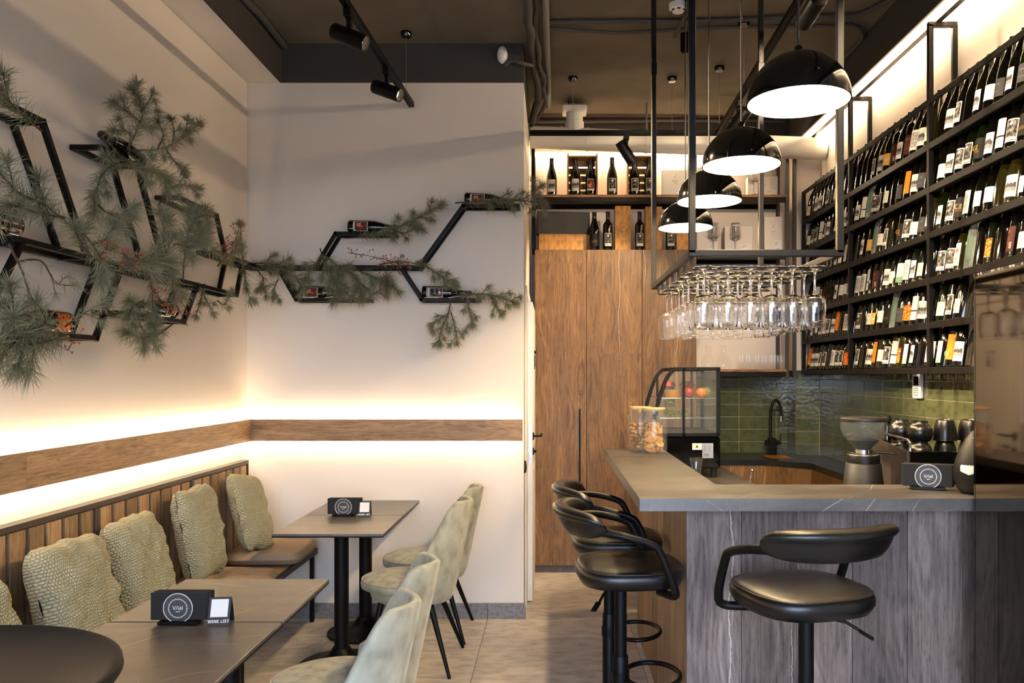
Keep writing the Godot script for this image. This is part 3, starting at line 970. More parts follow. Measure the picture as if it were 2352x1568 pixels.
	for r in rows:
		for e in [[1.107, 1.2], [1.2, 1.4985], [1.4985, 1.797], [1.797, 1.889]]:
			q = g()
			q.span(Vector3(e[0] + gap, r[0] + gap, -DB), Vector3(e[1] - gap, r[1] - gap, -DB + 0.0085), 0.0015)
			obj("tile", q, M["green_tile_%d" % (rng.randi() % 4)], sp)
		q = g()
		q.span(Vector3(1.8845, r[0] + gap, -DB + 0.01), Vector3(1.893, r[1] - gap, -6.30 + 0.004), 0.0015)
		obj("tile", q, M["green_tile_%d" % (rng.randi() % 4)], sp)
		q = g()
		q.span(Vector3(1.8845, r[0] + gap, -6.30), Vector3(XR - 0.01, r[1] - gap, -6.2915), 0.0015)
		obj("tile", q, M["green_tile_%d" % (rng.randi() % 4)], sp)
		var dd := 6.29
		while dd > 3.0:
			var de := maxf(dd - 0.30, 2.95)
			q = g()
			q.span(Vector3(XR - 0.0085, r[0] + gap, -dd + gap), Vector3(XR, r[1] - gap, -de - gap), 0.0015)
			obj("tile", q, M["green_tile_%d" % (rng.randi() % 4)], sp)
			dd = de
	# keypad on the tiles
	var kp := thing("alarm_keypad", "white alarm keypad with dark screen on the green tiles", "keypad", Vector3(XR - 0.009, 1.46, -4.57))
	q = g(); q.span(Vector3(-0.022, -0.07, -0.05), Vector3(0, 0.07, 0.05), 0.005)
	obj("housing", q, M.white_paint, kp)
	q = g(); q.span(Vector3(-0.0235, 0.005, -0.03), Vector3(-0.0218, 0.055, 0.03))
	obj("screen", q, M.gloss_black, kp)
	for e in 12:
		q = g(); q.span(Vector3(-0.0235, -0.055 + 0.013 * (e / 3), -0.03 + 0.021 * (e % 3)), Vector3(-0.0218, -0.047 + 0.013 * (e / 3), -0.016 + 0.021 * (e % 3)))
		obj("key", q, M.print_grey, kp)
	# tall glossy cabinet at the end of the bar
	var fc := thing("tall_cabinet", "tall black cabinet with a mirror-gloss side at the end of the bar", "cabinet", Vector3(1.497, 0, -2.88))
	q = g(); q.span(Vector3(0.006, 0.0, 0.0), Vector3(0.56, 1.876, 0.70), 0.002)
	obj("body", q, M.matte_black, fc)
	q = g(); q.span(Vector3(0.0, 0.03, 0.012), Vector3(0.006, 1.87, 0.69))
	obj("side_panel", q, M.mirror_black, fc)
	q = g(); q.span(Vector3(-0.001, 0.0, 0.0), Vector3(0.006, 1.876, 0.012), 0.001)
	obj("edge_strip", q, M.gloss_black, fc)

# ---------------------------------------------------------------- tall cabinets and the open shelf above them
func build_cabinets() -> void:
	var fd := 6.227
	var xs := [-0.14, 0.258, 0.686, 1.105]
	for k in 3:
		var c := thing("tall_cupboard", ["tall oak cupboard beside the white door, with long black handle", "middle one of three tall oak cupboards", "tall oak cupboard beside the green tiles"][k], "cupboard", Vector3(xs[k], 0, -fd), 0.0, "tall oak cupboards")
		var w: float = xs[k + 1] - xs[k]
		var q := g()
		q.span(Vector3(0.001, 0.057, -0.295), Vector3(w - 0.001, 2.4875, -0.021))
		obj("body", q, M.oak_warm_2, c)
		q = g()
		q.span(Vector3(0.0015, 0.06, -0.02), Vector3(w - 0.0015, 2.487, 0.0), 0.0012)
		obj("door", q, M["oak_warm_%d" % k], c)
		q = g()
		q.span(Vector3(0.0, 0.0, -0.29), Vector3(w, 0.057, -0.03))
		obj("plinth", q, M.oak_grey_2, c)
		if k == 0:
			q = g()
			q.span(Vector3(w - 0.058, 0.70, 0.004), Vector3(w - 0.046, 1.265, 0.018), 0.003)
			obj("handle", q, M.black_metal, c)
	# open shelf: black frame, oak boards
	var s := thing("open_shelf", "black metal shelf unit with oak boards above the cupboards and tiles", "shelf")
	var zf := -6.245
	var zb := -6.50
	for e in [[-0.152, 2.49, 3.27], [1.805, 1.50, 3.25], [1.862, 1.50, 3.25], [1.095, 2.49, 3.25]]:
		for z in [zf, zb]:
			if e[0] > 1.85 and z == zb: continue
			var q := g()
			q.bar(Vector3(e[0], e[1], z), Vector3(e[0], e[2], z), 0.026, 0.026)
			obj("post", q, M.rack_metal if e[0] < 1.0 else M.brown_metal, s)
	for e in [[-0.139, 1.80, 2.91], [1.108, 1.80, 2.47], [1.108, 1.80, 1.567]]:
		var q := g()
		q.span(Vector3(e[0], e[2] - 0.02, -6.515), Vector3(e[1], e[2], -6.225), 0.002)
		obj("board", q, M.oak_shelf, s)
		q = g()
		q.span(Vector3(e[0], e[2] - 0.055, -6.26), Vector3(e[1], e[2] - 0.02, -6.235), 0.002)
		q.span(Vector3(e[0], e[2] - 0.055, -6.515), Vector3(e[1], e[2] - 0.02, -6.49), 0.002)
		obj("rail", q, M.rack_metal, s)
	var sl := thing("shelf_light", "warm light strip on the wall below the white duct", "light strip", Vector3(0.48, 3.30, -DB))
	var q := g()
	q.span(Vector3(-0.63, -0.009, 0.0), Vector3(0.95, 0.009, 0.016), 0.002)
	obj("strip", q, M.led, sl)
	strip_light("strip_glow", sl, Transform3D(Basis.looking_at(Vector3(0, -0.85, 0.5).normalized(), Vector3.RIGHT), Vector3(0.16, -0.012, 0.02)), Vector2(0.016, 1.56), LED_SHELF, WARM)

# ---------------------------------------------------------------- bench with pillows and pads
func pillow_mesh(w: float, h: float, t: float, sd: int) -> G:
	var q := g()
	var nz := noise(1.6, 2, FastNoiseLite.TYPE_SIMPLEX_SMOOTH, sd)
	var n_ := 30
	for side in [1.0, -1.0]:
		var rows := []
		for a in n_ + 1:
			var line := []
			var v := -1.0 + 2.0 * a / n_
			for b in n_ + 1:
				var u := -1.0 + 2.0 * b / n_
				var x := u * w * 0.5 * (1.0 - 0.03 * (1.0 - v * v) * u * u - 0.05 * pow(absf(v), 8.0))
				var y := v * h * 0.5 * (1.0 - 0.03 * (1.0 - u * u) * v * v - 0.05 * pow(absf(u), 8.0))
				var body := pow(maxf(0.0, (1.0 - pow(absf(u), 4.0)) * (1.0 - pow(absf(v), 4.0))), 0.5)
				var wob := nz.get_noise_3d(u * 1.3, v * 1.3, side * 3.0)
				var fold := nz.get_noise_3d(u * 4.0, v * 3.0, 7.0 + side) * 0.10 * body
				line.append(Vector3(x + wob * 0.012, y + nz.get_noise_3d(u, v, 20.0) * 0.014, side * (t * 0.5 * body * (1.0 + 0.25 * wob + fold))))
			rows.append(line)
		q.surf(rows, false, side < 0)
	return q

func pad_mesh(w: float, l: float, t: float) -> G:   # flat seat pad, soft edges, four tufts
	var q := g()
	var nx := 26
	for side in [1.0, -1.0]:
		var rows := []
		for a in nx + 1:
			var line := []
			var v := -1.0 + 2.0 * a / nx
			for b in nx + 1:
				var u := -1.0 + 2.0 * b / nx
				# rounded-square plan
				var e := pow(pow(absf(u), 7.0) + pow(absf(v), 7.0), 1.0 / 7.0)
				var mx := maxf(absf(u), absf(v))
				var f := 1.0 if e < 0.001 else mx / e
				var body := pow(maxf(0.0, 1.0 - pow(mx, 10.0)), 0.5)
				var y: float = side * t * 0.5 * body
				if side > 0:
					for tx in [-0.45, 0.45]:
						for tz in [-0.45, 0.45]:
							y -= 0.028 * exp(-((u - tx) * (u - tx) + (v - tz) * (v - tz)) * 30.0)
					y += 0.008 * sin(u * 7.0 + v * 2.0) * body * (1.0 - mx * mx)
				line.append(Vector3(u * f * w * 0.5, y, -v * f * l * 0.5))
			rows.append(line)
		q.surf(rows, false, side < 0)
	return q

func knit_image() -> Image:   # rows of raised loops, each row shifted by half a loop
	var im := Image.create(64, 64, false, Image.FORMAT_L8)
	for y in 64:
		for x in 64:
			var r := y / 32
			var fx := fposmod(x + 16.0 * r, 32.0) / 32.0 - 0.5
			var fy := (y % 32) / 32.0 - 0.5
			var e := clampf(1.0 - pow(absf(fx) * 2.0, 3.0), 0.0, 1.0) * clampf(1.0 - pow(absf(fy) * 2.0, 3.0), 0.0, 1.0)
			im.set_pixel(x, y, Color(1, 1, 1) * sqrt(e))
	return im

func build_bench() -> void:
	M.pillow_cloth.uv1_triplanar = false
	M.pillow_cloth.uv1_scale = Vector3(24, 20, 1)
	M.pillow_cloth.albedo_texture = null
	var kt := itex(knit_image())
	M.pillow_cloth.heightmap_enabled = true; M.pillow_cloth.heightmap_texture = kt; M.pillow_cloth.heightmap_scale = 0.8
	var b := thing("bench", "long slatted oak bench with black metal frame along the wall", "bench")
	var joints := [4.98, 4.208, 3.327, 2.447, 1.567]
	var q := g()
	q.span(Vector3(XL, 0.44, -4.98), Vector3(XL + 0.008, 0.99, -1.567))
	obj("backing", q, M.backing_board, b)
	for k in 4:
		var d0: float = joints[k]
		var d1: float = joints[k + 1]
		q = g()
		q.span(Vector3(XL, 0.977, -d0), Vector3(XL + 0.045, 1.002, -d1 - 0.002), 0.002)
		q.span(Vector3(XL, 0.43, -d0), Vector3(XL + 0.045, 0.977, -d0 + 0.014), 0.002)
		q.span(Vector3(XL, 0.43, -d1 - 0.016), Vector3(XL + 0.045, 0.977, -d1 - 0.002), 0.002)
		obj("frame", q, M.brown_metal, b)
		var cnt := 7 if k == 0 else 8
		var inner := d0 - d1 - 0.032
		var pitch := inner / cnt
		for s in cnt:
			q = g()
			q.span(Vector3(XL + 0.008, 0.47, -d0 + 0.015 + pitch * s + 0.002), Vector3(XL + 0.036, 0.972, -d0 + 0.015 + pitch * (s + 1) - 0.022), 0.0015)
			obj("slat", q, M["oak_bench_%d" % ((s * 2 + k) % 3)], b)
	q = g()
	q.span(Vector3(XL + 0.04, 0.428, -5.03), Vector3(-1.475, 0.45, -1.58), 0.002)
	obj("seat_board", q, M.oak_band_0, b)
	q = g()
	q.span(Vector3(-1.475, 0.415, -5.03), Vector3(-1.46, 0.452, -1.58), 0.002)
	q.span(Vector3(XL + 0.03, 0.40, -5.03), Vector3(-1.475, 0.428, -5.005), 0.002)
	q.span(Vector3(XL + 0.035, 0.44, -5.0), Vector3(XL + 0.06, 0.465, -1.58), 0.002)
	obj("seat_frame", q, M.black_metal, b)
	for d in [5.0, 3.86, 2.72, 1.60]:
		q = g()
		q.span(Vector3(-1.50, 0, -d - 0.0125), Vector3(-1.475, 0.415, -d + 0.0125), 0.003)
		obj("leg", q, M.black_metal, b)
	# seat pads
	var pad := pad_mesh(0.44, 0.47, 0.076).mesh()
	for e in [["seat_pad", "brown tufted seat pad at the wall end of the bench", 4.75, 2.0], ["seat_pad", "brown tufted seat pad half hidden by the near table", 4.02, -3.0]]:
		tag(put(e[0], pad, M.pad_cloth, self, at(-1.645, 0.4885, -e[2], e[3])), e[1], "cushion", "seat pads on the bench")
	# pillows leaning on the slats, fronts turned to the room
	var defs := [[4.66, 0.35, 0.45, 0.13, 18.0, -10.0, 0.735, "sage knitted pillow at the wall end of the bench", 301, -1.74],
		[4.0, 0.36, 0.46, 0.14, 11.0, 0.0, 0.745, "sage knitted pillow standing alone beside the far table", 302, -1.745],
		[3.42, 0.39, 0.47, 0.15, 14.0, 1.0, 0.70, "sage knitted pillow, second from the wall end gap, touching its neighbour", 303, -1.745],
		[2.955, 0.41, 0.47, 0.16, 15.0, -1.0, 0.695, "largest sage knitted pillow with a sunken left corner", 304, -1.735],
		[2.40, 0.40, 0.46, 0.16, 15.0, 0.0, 0.68, "sage knitted pillow cut off by the picture edge beside the near table", 305, -1.735]]
	for e in defs:
		var o := obj("pillow", pillow_mesh(e[1], e[2], e[3], e[8]), M.pillow_cloth)
		# face +z of the mesh turned to +x, top leaning to the wall
		o.transform = Transform3D(Basis(Vector3.BACK, deg_to_rad(e[4])) * Basis(Vector3.RIGHT, deg_to_rad(e[5])) * Basis(Vector3.UP, PI / 2), Vector3(e[9], e[6], -e[0]))
		tag(o, e[7], "pillow", "sage pillows on the bench")

# ---------------------------------------------------------------- tables, chairs, stools
func build_tables() -> void:
	var t := thing("table", "square stone-topped table pushed against the back wall", "table", Vector3(-1.11, 0, -4.796), 0.0, "square pedestal tables")
	var q := g()
	q.span(Vector3(-0.274, 0.728, -0.269), Vector3(0.274, 0.74, 0.269), 0.0012)
	obj("top", q, M.stone_top, t)
	q = g()
	q.span(Vector3(-0.2735, 0.722, -0.2685), Vector3(0.2735, 0.728, 0.2685))
	q.span(Vector3(-0.12, 0.712, -0.02), Vector3(0.12, 0.722, 0.02))
	q.span(Vector3(-0.02, 0.712, -0.12), Vector3(0.02, 0.722, 0.12))
	obj("support", q, M.black_metal, t)
	q = g()
	q.lathe([Vector2(0.037, 0.07), Vector2(0.037, 0.714), Vector2(0.0, 0.714)], 28)
	obj("column", q, M.black_metal, t)
	q = g()
	q.lathe([Vector2(0.0, 0.0), Vector2(0.218, 0.0), Vector2(0.222, 0.004), Vector2(0.22, 0.012), Vector2(0.16, 0.022), Vector2(0.10, 0.04), Vector2(0.065, 0.062), Vector2(0.048, 0.088), Vector2(0.044, 0.098), Vector2(0.0, 0.098)], 40)
	obj("base", q, M.black_metal, t)
	copy(t, Vector3(-1.11, 0, -4.252), 0.0, "square stone-topped table between the wall table and the near pair")
	copy(t, Vector3(-1.132, 0, -2.836), 0.0, "square stone-topped table with napkin holder set on its joint")
	copy(t, Vector3(-1.132, 0, -2.290), 0.0, "square stone-topped table beside the round black one")
	build_chairs()
	build_stools()
	# round black high table cut off by the picture corner
	var r := thing("round_table", "round black high table with raised rim beside the near tables", "table", Vector3(-1.20, 0, -1.45))
	q = g()
	q.lathe([Vector2(0.0, 0.915), Vector2(0.33, 0.915), Vector2(0.372, 0.93), Vector2(0.382, 0.945), Vector2(0.38, 0.957), Vector2(0.37, 0.96), Vector2(0.355, 0.952), Vector2(0.2, 0.94), Vector2(0.0, 0.936)], 64)
	obj("top", q, M.matte_black, r)
	q = g(); q.lathe([Vector2(0.035, 0.03), Vector2(0.035, 0.916)], 24)
	obj("column", q, M.black_metal, r)
	q = g(); q.lathe([Vector2(0.0, 0.0), Vector2(0.24, 0.0), Vector2(0.24, 0.012), Vector2(0.06, 0.03), Vector2(0.0, 0.03)], 40)
	obj("base", q, M.black_metal, r)

func chair_shell() -> G:   # back of the chair wraps the rear half of the seat; local +x is the back
	var q := g()
	var na := 36
	var nh := 14
	var rows := []
	for a in na + 1:
		var u := -1.0 + 2.0 * a / na
		var ph := u * deg_to_rad(94.0)
		var top := 0.485 + 0.375 * (1.0 - smoothstep(0.38, 1.03, absf(u)))
		var bot := 0.345 + 0.05 * pow(absf(u), 3.0)
		var line := []
		for k in nh * 2 + 3:
			var inner := k > nh + 1
			var h := float(k) / nh if k <= nh else (1.0 if k == nh + 1 else float(nh * 2 + 2 - k) / nh)
			var y := lerpf(bot, top, h)
			var th := -0.016 if inner else 0.012
			if k == nh + 1:
				th = -0.002; y += 0.011
			var r := 0.222 + th - 0.03 * pow(maxf(0.0, (0.43 - y) / 0.09), 2.0) - 0.04 * pow(clampf((y - 0.5) / 0.37, 0.0, 1.0), 1.5) * absf(sin(ph))
			line.append(Vector3(r * cos(ph) + maxf(0.0, y - 0.42) * 0.21 + 0.01, y, -r * sin(ph) * 1.02))
		rows.append(line)
	q.surf(rows)
	for e in [0, na]:   # close both ends
		for k in nh:
			var A: Vector3 = rows[e][k]
			var B: Vector3 = rows[e][nh * 2 + 2 - k]
			var C: Vector3 = rows[e][nh * 2 + 1 - k]
			var D: Vector3 = rows[e][k + 1]
			if e == 0: q.quad(A, D, C, B)
			else: q.quad(A, B, C, D)
	return q

func build_chairs() -> void:
	var c := thing("velvet_chair", "sage velvet chair tucked at the table by the back wall", "chair", Vector3(), 0.0, "sage velvet chairs at the tables")
	var q := g()
	q.lathe([Vector2(0.0, 0.345), Vector2(0.18, 0.345), Vector2(0.205, 0.36), Vector2(0.212, 0.385), Vector2(0.205, 0.40), Vector2(0.0, 0.402)], 40)
	obj("seat_base", q, M.velvet_0, c)
	q = g()
	q.xf = Transform3D(Basis().scaled(Vector3(1.06, 1, 1.0)), Vector3(-0.02, 0, 0))
	q.lathe([Vector2(0.0, 0.398), Vector2(0.2, 0.4), Vector2(0.224, 0.412), Vector2(0.228, 0.432), Vector2(0.22, 0.45), Vector2(0.20, 0.462), Vector2(0.14, 0.472), Vector2(0.0, 0.478)], 48)
	obj("seat", q, M.velvet_0, c)
	var pp := []
	for k in 48:
		pp.append(Vector3(-0.02 + 0.2215 * 1.06 * cos(TAU * k / 48), 0.4505, 0.2215 * sin(TAU * k / 48)))
	q = g(); q.tube(pp, 0.0035, 6, false, true)
	obj("piping", q, M.velvet_0, c)
	obj("backrest", chair_shell(), M.velvet_0, c)
	for e in [[1, 1], [1, -1], [-1, 1], [-1, -1]]:
		q = g()
		q.tube([Vector3(0.125 * e[0] + 0.0, 0.355, 0.125 * e[1]), Vector3(0.215 * e[0] + 0.03, 0.0, 0.232 * e[1])], [0.017, 0.0085], 12)
		obj("leg", q, M.black_metal, c)
	c.position = Vector3(-0.745, 0, -4.80)
	copy(c, Vector3(-0.755, 0, -4.30), -2.0, "sage velvet chair at the second table from the back wall")
	copy(c, Vector3(-0.735, 0, -2.86), 3.0, "sage velvet chair between the two ends of the chair row")
	copy(c, Vector3(-0.72, 0, -2.36), 2.0, "sage velvet chair nearest the round black table")

func stool_parts(c: Node3D, lift := 0.0) -> void:   # faces -z; seat top at 0.8 + lift
	var up := at(0, lift, 0)
	var back := at(0, lift - 0.035, 0)
	var q := g()
	var rows := []
	var prof := [[0.0, -0.075], [0.75, -0.075], [0.93, -0.066], [1.0, -0.04], [1.0, -0.022], [0.965, -0.008], [0.88, 0.002], [0.6, 0.008], [0.0, 0.004]]
	for p in prof:
		var line := []
		for k in 48:
			var a := TAU * k / 48
			var cx := cos(a)
			var cz := sin(a)
			var e := pow(pow(absf(cx), 2.9) + pow(absf(cz), 2.9), -1.0 / 2.9)
			var fx: float = 0.205 * cx * e * p[0]
			var fz: float = 0.20 * cz * e * p[0]
			var dip: float = -0.006 * (1.0 - p[0]) if p[1] > -0.01 else 0.0
			line.append(Vector3(fx, 0.80 + p[1] + dip, fz - 0.03))
		rows.append(line)
	q.surf(rows, true, true)
	var seat := obj("seat", q, M.leather, c, up)
	var pp := []
	for k in 48:
		var a := TAU * k / 48
		var e := pow(pow(absf(cos(a)), 2.9) + pow(absf(sin(a)), 2.9), -1.0 / 2.9)
		pp.append(Vector3(0.198 * cos(a) * e, 0.7925, 0.193 * sin(a) * e - 0.03))
	q = g(); q.tube(pp, 0.0035, 6, false, true)
	obj("piping", q, M.leather, seat)
	# crescent back pad with a rolled upper edge
	q = g()
	rows = []
	var sec := [Vector2(0.032, 0.056), Vector2(0.05, 0.046), Vector2(0.053, 0.032), Vector2(0.043, 0.020), Vector2(0.034, 0.017), Vector2(0.033, 0.004), Vector2(0.022, -0.03), Vector2(0.010, -0.052), Vector2(-0.004, -0.058), Vector2(-0.014, -0.045), Vector2(-0.018, -0.01), Vector2(-0.024, 0.03), Vector2(-0.014, 0.05), Vector2(0.008, 0.058)]
	for k in 33:
		var u := -1.0 + 2.0 * k / 32.0
		var a := u * deg_to_rad(64.0)
		var sc := pow(maxf(0.02, 1.0 - pow(absf(u), 4.0)), 0.42)
		var line := []
		for s in sec:
			var r: float = 0.243 + s.x * sc
			line.append(Vector3(r * sin(a), 1.00 + s.y * sc * (1.0 if s.y > 0 else 0.85), r * cos(a) * 0.85 + 0.002 + s.y * 0.10))
		rows.append(line)
	q.surf(rows, true, true)
	obj("backrest", q, M.leather, c, back)
	for sd in [-1.0, 1.0]:
		var cv := Curve3D.new()
		for e in [[Vector3(0.175, 0.985, 0.145), Vector3(0.02, -0.002, -0.03)], [Vector3(0.222, 0.973, 0.04), Vector3(0.003, -0.008, -0.05)], [Vector3(0.232, 0.945, -0.062), Vector3(0, -0.012, -0.03)], [Vector3(0.232, 0.91, -0.098), Vector3(0, -0.025, -0.012)], [Vector3(0.228, 0.79, -0.148), Vector3(0, -0.03, -0.008)], [Vector3(0.205, 0.752, -0.155), Vector3(-0.02, -0.01, 0)], [Vector3(0.12, 0.748, -0.12), Vector3(-0.03, 0, 0.02)]]:
			var f := Vector3(sd, 1, 1)
			cv.add_point(e[0] * f, -e[1] * f, e[1] * f)
		var pts := []
		for k in 41:
			pts.append(cv.sample_baked(cv.get_baked_length() * k / 40.0, true))
		q = g(); q.tube(pts, 0.0145, 12)
		obj("armrest", q, M.black_metal, c, back)
	q = g()
	q.lathe([Vector2(0.07, 0.722 + lift), Vector2(0.09, 0.724 + lift), Vector2(0.09, 0.73 + lift), Vector2(0.0, 0.732 + lift)], 20)
	q.lathe([Vector2(0.024, 0.40), Vector2(0.024, 0.725 + lift)], 24)
	q.lathe([Vector2(0.0295, 0.03), Vector2(0.0295, 0.46), Vector2(0.028, 0.465), Vector2(0.024, 0.465)], 24)
	obj("pole", q, M.black_metal, c)
	q = g()
	q.tube([Vector3(0.02, 0.715, 0.03), Vector3(0.09, 0.70, 0.08), Vector3(0.12, 0.68, 0.10)], 0.005, 8)
	q.xf = Transform3D(Basis.looking_at(Vector3(0.12, -0.08, 0.09).normalized()), Vector3(0.135, 0.668, 0.115))
	q.box(Vector3(), Vector3(0.022, 0.008, 0.05), 0.003)
	obj("lever", q, M.black_metal, c, up)
	var ring := []
	for k in 32:
		var a := -PI + TAU * k / 32
		ring.append(Vector3(0.13 * sin(a), 0.385 + 0.005 * cos(a), -0.12 - 0.105 * cos(a)))
	q = g(); q.tube(ring, 0.0095, 10, false, true)
	q.lathe([Vector2(0.034, 0.365), Vector2(0.034, 0.405)], 20)
	obj("footrest", q, M.black_metal, c)
	q = g()
	q.lathe([Vector2(0.0, 0.0), Vector2(0.2, 0.0), Vector2(0.205, 0.006), Vector2(0.19, 0.014), Vector2(0.08, 0.03), Vector2(0.035, 0.055), Vector2(0.0, 0.055)], 40)
	obj("base", q, M.black_metal, c)

func build_stools() -> void:
	var c := thing("bar_stool", "black leather bar stool at the corner side of the bar", "bar stool", Vector3(), 0.0, "black leather bar stools")
	stool_parts(c, 0.02)
	c.position = Vector3(0.255, 0, -3.06); c.rotation_degrees.y = -84.0
	copy(c, Vector3(0.25, 0, -3.60), -88.0, "black leather bar stool further along the side of the bar")
	c = thing("bar_stool", "black leather bar stool in front of the grey oak boards", "bar stool", Vector3(0.80, 0, -2.56), 17.0, "black leather bar stools")
	stool_parts(c, 0.055)

# ---------------------------------------------------------------- bottles and their paper labels
var bottle_meshes := {}
var label_meshes := {}
const BOTTLES := {   # profile (radius, height), label radius
	"bordeaux": [[0.0, 0.004], [0.02, 0.002], [0.034, 0.0], [0.037, 0.004], [0.0375, 0.012], [0.0375, 0.188], [0.036, 0.2], [0.030, 0.213], [0.020, 0.224], [0.0155, 0.236], [0.0145, 0.285], [0.0165, 0.286], [0.0165, 0.297], [0.0145, 0.300], [0.0, 0.300]],
	"burgundy": [[0.0, 0.004], [0.02, 0.002], [0.037, 0.0], [0.0405, 0.004], [0.041, 0.012], [0.041, 0.13], [0.040, 0.148], [0.036, 0.172], [0.029, 0.198], [0.022, 0.222], [0.0175, 0.242], [0.0155, 0.282], [0.0175, 0.283], [0.0175, 0.293], [0.0155, 0.296], [0.0, 0.296]],
	"champagne": [[0.0, 0.004], [0.02, 0.002], [0.038, 0.0], [0.042, 0.004], [0.0425, 0.012], [0.0425, 0.14], [0.041, 0.16], [0.036, 0.185], [0.028, 0.212], [0.021, 0.238], [0.0165, 0.262], [0.0155, 0.278], [0.0185, 0.279], [0.0185, 0.290], [0.0155, 0.294], [0.0155, 0.302], [0.0, 0.302]]}

func bottle_mesh(kind: String) -> Mesh:
	if not bottle_meshes.has(kind):
		var pr := []
		for p in BOTTLES[kind]:
			pr.append(Vector2(p[0], p[1]))
		var q := g()
		q.lathe(pr, 20)
		bottle_meshes[kind] = q.mesh()
	return bottle_meshes[kind]

func paper_mesh(r: float, y0: float, y1: float, half: float) -> Mesh:   # a sheet wrapped round the bottle, facing -x
	var key := "%.4f_%.3f_%.3f_%.2f" % [r, y0, y1, half]
	if not label_meshes.has(key):
		var q := g()
		var segs := 10
		var base := 0
		for s in segs + 1:
			var a := lerpf(-half, half, float(s) / segs)
			var n_ := Vector3(-cos(a), 0, sin(a))
			q.vert(n_ * r + Vector3(0, y0, 0), n_, Vector2(float(s) / segs, 1)); q.vert(n_ * r + Vector3(0, y1, 0), n_, Vector2(float(s) / segs, 0))
		for s in segs:
			var b := base + s * 2
			q.tri(b, b + 2, b + 3); q.tri(b, b + 3, b + 1)
		label_meshes[key] = q.mesh()
	return label_meshes[key]

func photo(im: Image, r: Rect2i, sd: int, dark: Color, light: Color, freq := 0.06) -> void:   # a printed black-and-white picture: blotches
	var nz := noise(freq, 4, FastNoiseLite.TYPE_SIMPLEX_SMOOTH, sd)
	for y in range(r.position.y, r.end.y):
		for x in range(r.position.x, r.end.x):
			im.set_pixel(x, y, dark.lerp(light, clampf(0.45 + nz.get_noise_2d(x, y) * 1.05, 0.0, 1.0)))

func hill(im: Image, r: Rect2i, sd: int, sky: Color, land: Color, low: Color) -> void:   # a printed landscape: sky over a ridge over a field
	var nz := noise(0.035, 3, FastNoiseLite.TYPE_SIMPLEX_SMOOTH, sd)
	for x in range(r.position.x, r.end.x):
		var ridge := r.position.y + r.size.y * (0.32 + 0.22 * nz.get_noise_2d(x, 3.0))
		var field := r.position.y + r.size.y * (0.66 + 0.12 * nz.get_noise_2d(x, 40.0))
		for y in range(r.position.y, r.end.y):
			var c := sky if y < ridge else (land if y < field else low)
			im.set_pixel(x, y, c.lightened(0.12 * nz.get_noise_2d(x * 3.0, y * 3.0)) if y > ridge else c)

func diamond(im: Image, cx: int, cy: int, s: int, c: Color) -> void:
	for y in range(-s, s + 1):
		var w := s - absi(y)
		im.fill_rect(Rect2i(cx - w, cy + y, w * 2 + 1, 1), c)

func lines(im: Image, x: int, y: int, w: int, n_: int, c: Color, sd: int) -> void:   # rows of small print, too fine to read
	var r := RandomNumberGenerator.new()
	r.seed = sd
	for k in n_:
		var px := x
		while px < x + w:
			var l := r.randi_range(2, 7)
			im.fill_rect(Rect2i(px, y + k * 5, mini(l, x + w - px), 2), c)
			px += l + 2

